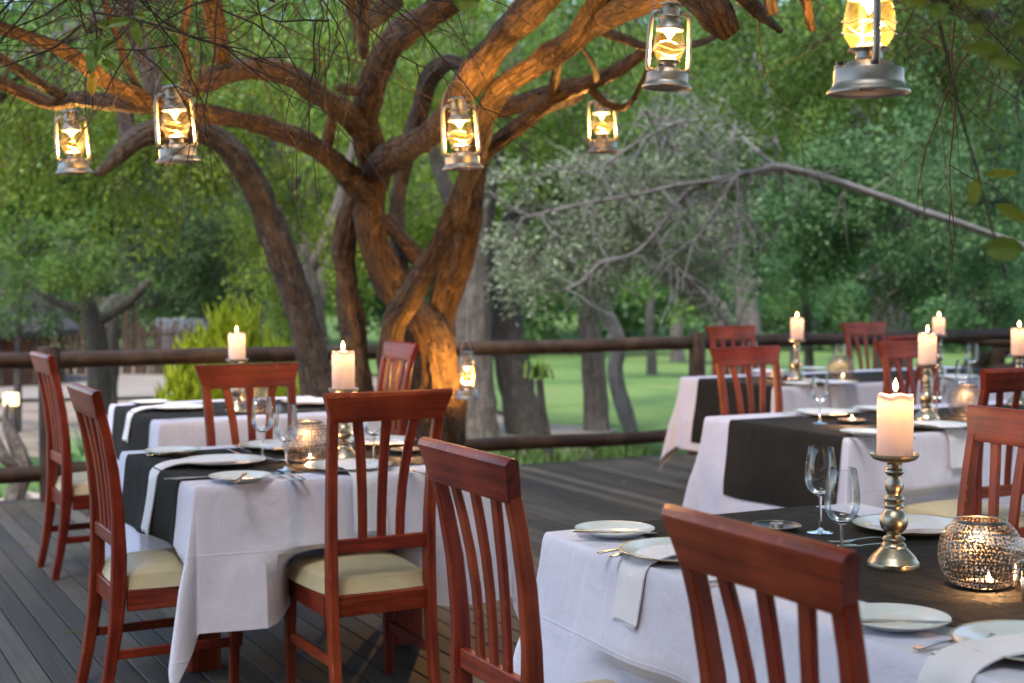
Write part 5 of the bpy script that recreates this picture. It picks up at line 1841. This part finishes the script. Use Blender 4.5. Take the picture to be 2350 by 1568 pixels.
# trees farther off, across the lawn
def far_tree(px, d, h, rx, mat, seed, label, bm=M_bark_bg, trunk=14):
    base = foot(px, d)
    topy = 632 - (h - CAM_H) / d * FP
    mid = (base + topy) / 2
    r = bg_tree('far_tree', label, [[(px, base, d, trunk), (px + 6, (base + mid) / 2, d, trunk * 0.8), (px - 5, mid, d, trunk * 0.6), (px + 8, topy + 30, d, trunk * 0.3)]],
                [(px, mid - 20, rx, (mid - topy) * 0.8, d), (px - rx * 0.6, mid + 30, rx * 0.6, (mid - topy) * 0.5, d), (px + rx * 0.6, mid + 10, rx * 0.6, (mid - topy) * 0.55, d)],
                mat, bm, seed, group='trees across the lawn', dens=420, ln=0.16, wd=0.09, droop=0.5, spl=0.9, per=26, twig=False)
    return r


FT = [(-60, 30, 9, 330, L_green, 'leafy far tree behind the thatched hut'), (300, 34, 10, 300, L_dark, 'dark far tree above the pole fence'),
      (620, 32, 10, 280, L_lime, 'bright far tree behind the firestick bush'), (900, 36, 11, 260, L_lime, 'bright far tree seen through the forked trunk'),
      (1180, 40, 12, 260, L_green, 'far tree behind the furrowed grey trunk'), (1430, 44, 12, 240, L_cool, 'bluish far tree at the end of the lawn'),
      (1690, 48, 13, 240, L_green, 'green far tree above the railing post'), (1880, 52, 14, 220, L_lime, 'light green far tree behind the candle near the post'),
      (2120, 44, 12, 240, L_green, 'green far tree behind the dark trunk'), (2360, 36, 11, 260, L_cool, 'bluish far tree at the picture edge')]
for i, (px, d, h, rx, m, lab) in enumerate(FT):
    far_tree(px, d, h, rx, m, 40 + i, lab)

# distant wood closing the view
V, t, _ = crown_arrays([(px, 655, 240, 50, 68, 4) for px in range(-300, 2800, 160)] + [(px, 632 - hh, 260, hh + 60, 75, 6) for px, hh in zip(range(-300, 2800, 210), [330, 380, 300, 360, 400, 330, 370, 310, 390, 340, 360, 320, 400, 350, 330])], 95, 0.45, 0.28, 91, 0.4, 2.2, 24)
o = link('distant_forest', quads_mesh('distant_forest', V, [L_green], t))
tag(o, 'distant green wood closing the view beyond the lawn', 'forest', kind='stuff')

V, t, _ = crown_arrays([(px, 632 + random.uniform(20, 60), 150, random.uniform(85, 125), d_, 1.6) for px, d_ in [(px_ + random.uniform(-40, 40), random.uniform(33, 42)) for px_ in range(-200, 2700, 105)]], 300, 0.19, 0.10, 92, 0.4, 0.9, 24)
tag(link('undergrowth', quads_mesh('undergrowth', V, [L_dark], t)), 'dark undergrowth along the far edge of the lawn', 'undergrowth', kind='stuff')

# --- bushes
def fire_bush():
    r = empty('firestick_bush', (0, 0, 0), 0, 'bright yellow-green firestick bush behind the railing', 'bush')
    rnd = random.Random(5)
    stems, twg = MB(), MB()
    c = at(538, 850, 12.2)
    root = Vector((c.x, c.y, GZ))
    tints = []
    for i in range(170):
        a = rnd.uniform(0, 6.28)
        rr = rnd.uniform(0, 1) ** 0.7
        p0 = root + Vector((0.25 * rr * math.cos(a), 0.25 * rr * math.sin(a), 0))
        H = (1.62 - 0.70 * rr ** 1.6) * rnd.uniform(0.85, 1.05)
        p1 = root + Vector((0.48 * rr * math.cos(a), 0.45 * rr * math.sin(a), H * 0.55))
        p2 = root + Vector((0.66 * rr * math.cos(a), 0.58 * rr * math.sin(a), H))
        (stems if i < 40 else twg).tube([p0, p0.lerp(p1, 0.5), p1, p2], [0.014, 0.011, 0.008, 0.004], 4, 0, caps=False)
        for k in range(44):
            t_ = rnd.uniform(0.25, 1.0)
            q = p0.lerp(p1, t_ / 0.55) if t_ < 0.55 else p1.lerp(p2, (t_ - 0.55) / 0.45)
            dv = Vector((rnd.gauss(0, 0.45), rnd.gauss(0, 0.45), 1)).normalized()
            L = rnd.uniform(0.07, 0.18)
            twg.tube([q, q + dv * L * 0.5, q + dv * L + Vector((0, 0, 0.03))], [0.009, 0.008, 0.004], 3, 0, caps=False)
    me = stems.mesh('stem', L_fire)
    for m_, mb in ((me, stems),):
        a_ = m_.attributes.new('tint', 'FLOAT', 'POINT')
        a_.data.foreach_set('value', np.full(len(mb.V), 0.2, dtype=np.float32))
    tag(link('stem', me, r), kind='stuff')
    me = twg.mesh('pencil_twigs', L_fire)
    n = len(twg.V)
    z = np.array([v[2] for v in twg.V])
    a_ = me.attributes.new('tint', 'FLOAT', 'POINT')
    a_.data.foreach_set('value', (np.repeat(np.random.default_rng(3).uniform(0.15, 1, n // 3 + 1), 3)[:n]).astype(np.float32))
    tag(link('pencil_twigs', me, r), kind='stuff')


fire_bush()


def blades(name, spots, label, cat, mat, ln, wd, nper, seed, curl=0.5, kind=None, group=None):
    rnd = random.Random(seed)
    Q, T = [], []
    for (p, sc_) in spots:
        for i in range(nper):
            a = rnd.uniform(0, 6.28)
            q = Vector(p) + Vector((rnd.gauss(0, 0.06 * sc_), rnd.gauss(0, 0.06 * sc_), 0))
            L = ln * sc_ * rnd.uniform(0.5, 1.1)
            out = Vector((math.cos(a), math.sin(a), 0))
            side = Vector((-math.sin(a), math.cos(a), 0)) * wd * sc_ * 0.5
            p1 = q + Vector((0, 0, L * 0.55)) + out * L * 0.18
            p2 = q + Vector((0, 0, L * 0.85)) + out * L * curl
            tt = rnd.uniform(0, 1)
            Q.append([q - side, q + side, p1 + side * 0.9, p1 - side * 0.9])
            Q.append([p1 - side * 0.9, p1 + side * 0.9, p2 + side * 0.15, p2 - side * 0.15])
            T += [tt, tt]
    o = link(name, quads_mesh(name, np.array([[tuple(x) for x in q] for q in Q]), [mat], T))
    tag(o, label, cat, group, kind)
    return o


sp = [(tuple(at(px, foot(px, d), d)), random.uniform(0.7, 1.4)) for px, d in [(random.uniform(1000, 1560), random.uniform(11.6, 15.5)) for _ in range(120)]]
blades('grass', sp, 'tufts of long grass beneath the lower rail', 'grass', L_grass, 0.30, 0.014, 26, 31, 0.45, 'stuff')
sp = [(tuple(at(px, foot(px, d), d)), random.uniform(0.5, 1.1)) for px, d in [(random.uniform(-50, 720), random.uniform(11.6, 15.5)) for _ in range(110)]]
blades('grass', sp, 'short grass tufts on the garden bed beside the path', 'grass', L_grass, 0.22, 0.012, 22, 32, 0.5, 'stuff')
for i, (px, d, lab) in enumerate([(190, 11.6, 'blue-green strap-leaved plant just behind the railing post'), (232, 12.2, 'second strap-leaved plant farther from the railing post'), (1090, 12.5, 'spiky grass clump at the foot of the broad grey trunk')]):
    c = at(px, foot(px, d), d)
    blades('strap_plant', [((c.x, c.y, GZ), 1.0)], lab, 'plant', L_cool, 0.75 if i < 2 else 0.5, 0.035, 60, 50 + i, 0.55, group='strap-leaved garden plants')

# small dracaena on the lawn
dr = empty('dracaena', (0, 0, 0), 0, 'thin-stemmed dracaena with a tuft of leaves in front of the lawn', 'plant')
limb('trunk', [(1268, foot(0, 13.5), 13.5, 13), (1255, 1010, 13.5, 11), (1243, 930, 13.5, 9), (1238, 870, 13.5, 8)], M_bark_dk, dr, 88, 8, 0.1, 0.1, 0.03)
c = at(1238, 868, 13.5)
o = blades('leaf_tuft', [((c.x, c.y, c.z), 1.0)], None, None, L_green, 0.22, 0.035, 26, 61, 0.75)
o.parent = dr


def bush(px, py, rx, ry, d, mat, label, seed, dens=2600, ln=0.05, wd=0.03):
    r = empty('garden_bush', (0, 0, 0), 0, label, 'bush', 'leafy garden bushes')
    limb('stem', [(px, foot(px, d), d, 10), (px + 4, py + ry * 0.4, d, 7), (px + 10, py, d, 4)], M_bark_dk, r, seed, 7, 0.1, 0.12, 0.0)
    crown(r, [(px, py, rx, ry, d), (px - rx * 0.5, py + ry * 0.35, rx * 0.6, ry * 0.7, d), (px + rx * 0.5, py + ry * 0.3, rx * 0.6, ry * 0.7, d)], mat, dens, ln, wd, seed, 0.2, 0.28, 20)


bush(2240, 715, 150, 55, 15.0, L_cool, 'low green bush behind the farthest candle', 101)
bush(2330, 690, 90, 80, 16.5, L_green, 'taller bush at the picture edge behind the steps', 102)
bush(1820, 650, 130, 60, 22.0, L_cool, 'hanging thicket over the lawn beyond the railing post', 103)
bush(640, 720, 70, 60, 16.0, L_green, 'small bush between the firestick bush and the leaning trunk', 104)
bush(40, 690, 150, 60, 17.5, L_dark, 'leafy bush in front of the thatched hut', 105)

# --- rocks in the garden bed
def rock(px, d, s, label, seed):
    c = at(px, foot(px, d), d)
    mb = MB()
    rnd = random.Random(seed)
    P = np.zeros((13, 17, 3))
    for i in range(13):
        for j in range(17):
            th, ph = math.pi * i / 12, 2 * math.pi * j / 16
            v = Vector((math.sin(th) * math.cos(ph), math.sin(th) * math.sin(ph), math.cos(th)))
            rr = s * (1 + 0.45 * mnoise.noise(v * 1.6 + Vector((seed, 0, 0))) + 0.12 * mnoise.noise(v * 4 + Vector((seed, 3, 0))))
            P[i, j] = (v.x * rr * 1.25, v.y * rr, v.z * rr * 0.75)
    mb.grid(P)
    tag(mb.build('rock', M_rock, None, (c.x, c.y, GZ + s * 0.25)), label, 'rock', 'rocks in the garden bed')


for i, (px, d, s, lab) in enumerate([(45, 11.0, 0.20, 'pale rock under the lit garden light'), (85, 11.6, 0.14, 'flat rock beside the railing post'), (190, 12.6, 0.16, 'rounded rock below the strap-leaved plant'),
                                     (1500, 12.0, 0.13, 'small rock under the lower rail by the white cloth'), (1420, 12.3, 0.11, 'small rock under the lower rail below the crooked trunk'), (1330, 12.1, 0.10, 'small rock under the lower rail by the dracaena')]):
    rock(px, d, s, lab, i + 1)

# driftwood root and garden light on the left
gl = empty('garden_light', (0, 0, 0), 0, 'lit garden light on a dark blue post left of the railing post', 'garden light')
c = at(28, 925, 10.9)
MB().tube([(c.x + 0.06, c.y, GZ), (c.x + 0.035, c.y, 0.0), (c.x, c.y, c.z - 0.03)], [0.03, 0.028, 0.026], 12).build('post', M_bluepost, gl)
mb = MB()
mb.bar([(c.x - 0.055, c.y - 0.01, c.z + 0.03), (c.x + 0.045, c.y - 0.01, c.z + 0.03)], 0.10, 0.07, (0, 0, 1), 0.012)
mb.build('lamp_head', M_lamp, gl)
point('garden_lamp_light', 1.2, WARM, 0.05, gl, (c.x, c.y - 0.12, c.z + 0.03))
dw = empty('driftwood', (0, 0, 0), 0, 'twisted pale driftwood root beside the garden light', 'driftwood')
limb('root', [(30, 1160, 10.5, 26), (50, 1070, 10.5, 24), (30, 1010, 10.5, 14), (12, 960, 10.5, 8), (18, 925, 10.5, 4)], M_bark_bg, dw, 93, 10, 0.3, 0.08, 0.2)
limb('root', [(45, 1070, 10.5, 18), (10, 1050, 10.4, 14), (-20, 990, 10.4, 10)], M_bark_bg, dw, 94, 10, 0.3, 0.08, 0.2)
limb('root', [(0, 960, 11.5, 6), (30, 985, 11.5, 6), (80, 1090, 11.5, 7)], M_bark_dk, dw, 95, 8)

# --- pole fence and thatched hut across the path
fence = empty('pole_fence', (0, 0, 0), 0, 'stockade fence of upright poles across the sandy path', 'fence')
pm = []
for k in range(4):
    mb = MB().tube([(0, 0, 0), (0.004, 0, 0.6), (-0.003, 0.004, 1.25 + 0.03 * k)], [0.034, 0.032, 0.028], 7, 0, 0.1, 6, k * 3.0)
    pm.append(mb.mesh('pole', M_pole))
x0, x1 = at(95, 800, 27), at(640, 800, 27)
npole = 62
for i in range(npole):
    p = x0.lerp(x1, i / (npole - 1))
    o = link('pole', pm[i % 4], fence, (p.x + random.uniform(-0.012, 0.012), p.y + random.uniform(-0.03, 0.03), GZ - 0.02), random.uniform(0, 6))
    o.scale = (1, 1, random.uniform(0.9, 1.12) * (1.14 if i < 26 else 0.74))
    o.rotation_euler = (random.uniform(-0.02, 0.02), random.uniform(-0.025, 0.025), random.uniform(0, 6))
for z in (-0.1, 0.32):
    MB().tube([(x0.x, x0.y + 0.06, z), (x1.x, x1.y + 0.06, z + 0.03)], 0.03, 7).build('crossbar', M_pole, fence)
wl = empty('garden_wall', (0, 0, 0), 0, 'pale wall glimpsed above the pole fence', 'wall')
a, b = at(360, 735, 29), at(545, 735, 29)
MB().bar([(a.x, a.y, 0.03), (b.x, b.y, 0.03)], 1.10, 0.2, (0, 0, 1), 0.01, 0).build('panel', M_pale, wl)
hut = empty('thatched_hut', (0, 0, 0), 0, 'round thatched hut with earth-red wall at the picture edge', 'hut')
c = at(-40, 780, 25)
MB().lathe([(1.15, GZ - 0.1), (1.15, 0.75)], 28, centre=(c.x, c.y, 0)).build('wall', M_terra, hut)
MB().lathe([(1.62, 0.42), (1.65, 0.52), (1.2, 1.0), (0.6, 1.55), (0.05, 2.0)], 36, centre=(c.x, c.y, 0)).build('roof', M_thatch, hut)
for k, ang in enumerate((-1.9, -1.2, -0.6, -0.1)):
    x_, y_ = c.x + 1.45 * math.cos(ang), c.y + 1.45 * math.sin(ang)
    MB().tube([(x_, y_, GZ), (x_, y_, 0.6)], 0.05, 8).build('veranda_post', M_pole, hut)
MB().bar([(c.x + 0.5, c.y - 1.06, GZ), (c.x + 0.5, c.y - 1.06, 0.55)], 0.5, 0.06, (1, 0, 0), 0.005).build('door', M_log, hut)


# --- near leaves at the top of the frame
def big_leaf(parent, p, dirv, L, Wd, tint, seed, mat=None):
    rnd = random.Random(seed)
    d = Vector(dirv).normalized()
    s = d.cross(Vector((0.2, 1, 0.1))).normalized()
    n = d.cross(s)
    m = 9
    P = np.zeros((m, 5, 3))
    for i in range(m):
        t_ = i / (m - 1)
        w_ = Wd * 0.5 * math.sin(math.pi * min(1, t_ ** 0.8)) ** 0.75 + 0.0004
        w_ *= 1 + 0.10 * (-1) ** i
        for j in range(5):
            q = (j - 2) / 2
            P[i, j] = Vector(p) + d * (L * t_) + s * (q * w_) + n * (abs(q) * 0.18 * Wd - 0.3 * L * (t_ - 0.5) ** 2 + 0.02 * L * math.sin(i * 2 + j))
    mb = MB().grid(P)
    me = mb.mesh('leaf', mat or L_near)
    a_ = me.attributes.new('tint', 'FLOAT', 'POINT')
    a_.data.foreach_set('value', np.full(len(mb.V), tint, dtype=np.float32))
    return link('leaf', me, parent)


spg = empty('leafy_sprig', (0, 0, 0), 0, 'sprig of holly-like green leaves with one yellow leaf below the long limb twigs', 'sprig')
D0 = 3.3
stem = [at(300, -20, D0), at(310, 30, D0), at(296, 60, D0), at(275, 85, D0), at(230, 115, D0), at(215, 130, D0)]
MB().tube(stem, [0.003, 0.0026, 0.0022, 0.002, 0.0016, 0.001], 6).build('stem', M_bark_dk, spg)
for i, (x, y, dx, dz, L, Wd, tn) in enumerate([(300, 45, -0.9, -0.25, 0.062, 0.022, 0.5), (306, 45, 0.25, -1, 0.066, 0.026, 0.55), (308, 35, 0.8, -0.1, 0.03, 0.016, 0.45), (255, 60, -0.9, 0.1, 0.035, 0.018, 0.35), (222, 100, -0.15, -1, 0.075, 0.036, 0.35),
                                                (232, 85, -0.3, -1, 0.05, 0.02, 0.4), (228, 118, 0.8, 0.45, 0.05, 0.028, 0.3), (232, 140, 0.8, -0.3, 0.036, 0.018, 0.5), (215, 168, -0.12, -1, 0.052, 0.026, 1.0), (212, 92, -0.4, 0.6, 0.02, 0.01, 0.4)]):
    big_leaf(spg, at(x, y, D0 - 0.02 * (i % 3)), (dx, random.uniform(-0.3, 0.3), dz), L, Wd, tn, i)
spg2 = empty('leafy_sprig', (0, 0, 0), 0, 'out of focus leafy spray hanging beside the largest lantern', 'sprig')
D1 = 1.75
MB().tube([at(2420, -40, D1), at(2330, 20, D1), at(2240, 50, D1), at(2120, 10, D1)], [0.002, 0.0018, 0.0014, 0.0008], 6).build('stem', M_bark_dk, spg2)
MB().tube([at(2140, -20, 2.2), at(2200, 250, 2.2), at(2245, 400, 2.2), at(2275, 520, 2.2), at(2310, 640, 2.2)], [0.002, 0.0022, 0.002, 0.0018, 0.0015], 6).build('stem', M_bark, spg2)
for i, (x, y, dx, dz, L, Wd, tn, dd) in enumerate([(2130, 5, -1, 0.1, 0.04, 0.018, 0.5, D1), (2150, 10, 0.2, -1, 0.022, 0.022, 0.5, D1), (2210, 5, 0.9, 0.1, 0.05, 0.016, 0.55, D1), (2240, 50, 0.3, -1, 0.02, 0.014, 0.4, D1), (2300, 120, -1, 0.1, 0.055, 0.02, 0.35, D1),
                                                   (2345, 130, 0.9, 0.3, 0.05, 0.02, 0.3, D1), (2260, 130, 0.9, -0.35, 0.05, 0.014, 0.5, D1), (2320, 70, 0.8, 0.2, 0.05, 0.022, 0.2, D1), (2246, 405, -0.25, -1, 0.05, 0.02, 0.55, 2.2), (2262, 400, 1, 0.05, 0.06, 0.014, 0.5, 2.2),
                                                   (2350, 570, -1, 0.0, 0.05, 0.03, 0.4, D1), (2285, 470, 0.8, -0.4, 0.06, 0.02, 0.4, 2.2)]):
    big_leaf(spg2, at(x, y, dd), (dx, random.uniform(-0.3, 0.3), dz), L, Wd, tn, i + 20)
fl = empty('leafy_sprig', (0, 0, 0), 0, 'single pale green leaf at the top edge above the central limb', 'sprig')
big_leaf(fl, at(1040, 5, 2.6), (1, 0, 0.05), 0.05, 0.035, 0.5, 77)

# fallen leaves on the deck
for i, (px, py, lab) in enumerate([(1322, 1131, 'small yellow fallen leaf on the open deck'), (1155, 1434, 'fallen leaf on the deck beneath the front chair'), (1228, 1192, 'tiny fallen leaf on the open deck near the chair back'), (1430, 1105, 'fallen leaf on the open deck near the rear cloth corner'), (150, 1450, 'fallen leaf on the deck in front of the outermost chair'), (60, 1250, 'fallen leaf on the deck at the picture edge')]):
    p = onz(px, py, 0.004)
    r = empty('fallen_leaf', p, random.uniform(0, 6), lab, 'leaf', 'fallen leaves on the deck')
    o = big_leaf(r, (0, 0, 0.006), (1, 0, 0.0), 0.035, 0.022, 0.95, 200 + i)
    o.rotation_euler = (R(90), 0, 0)
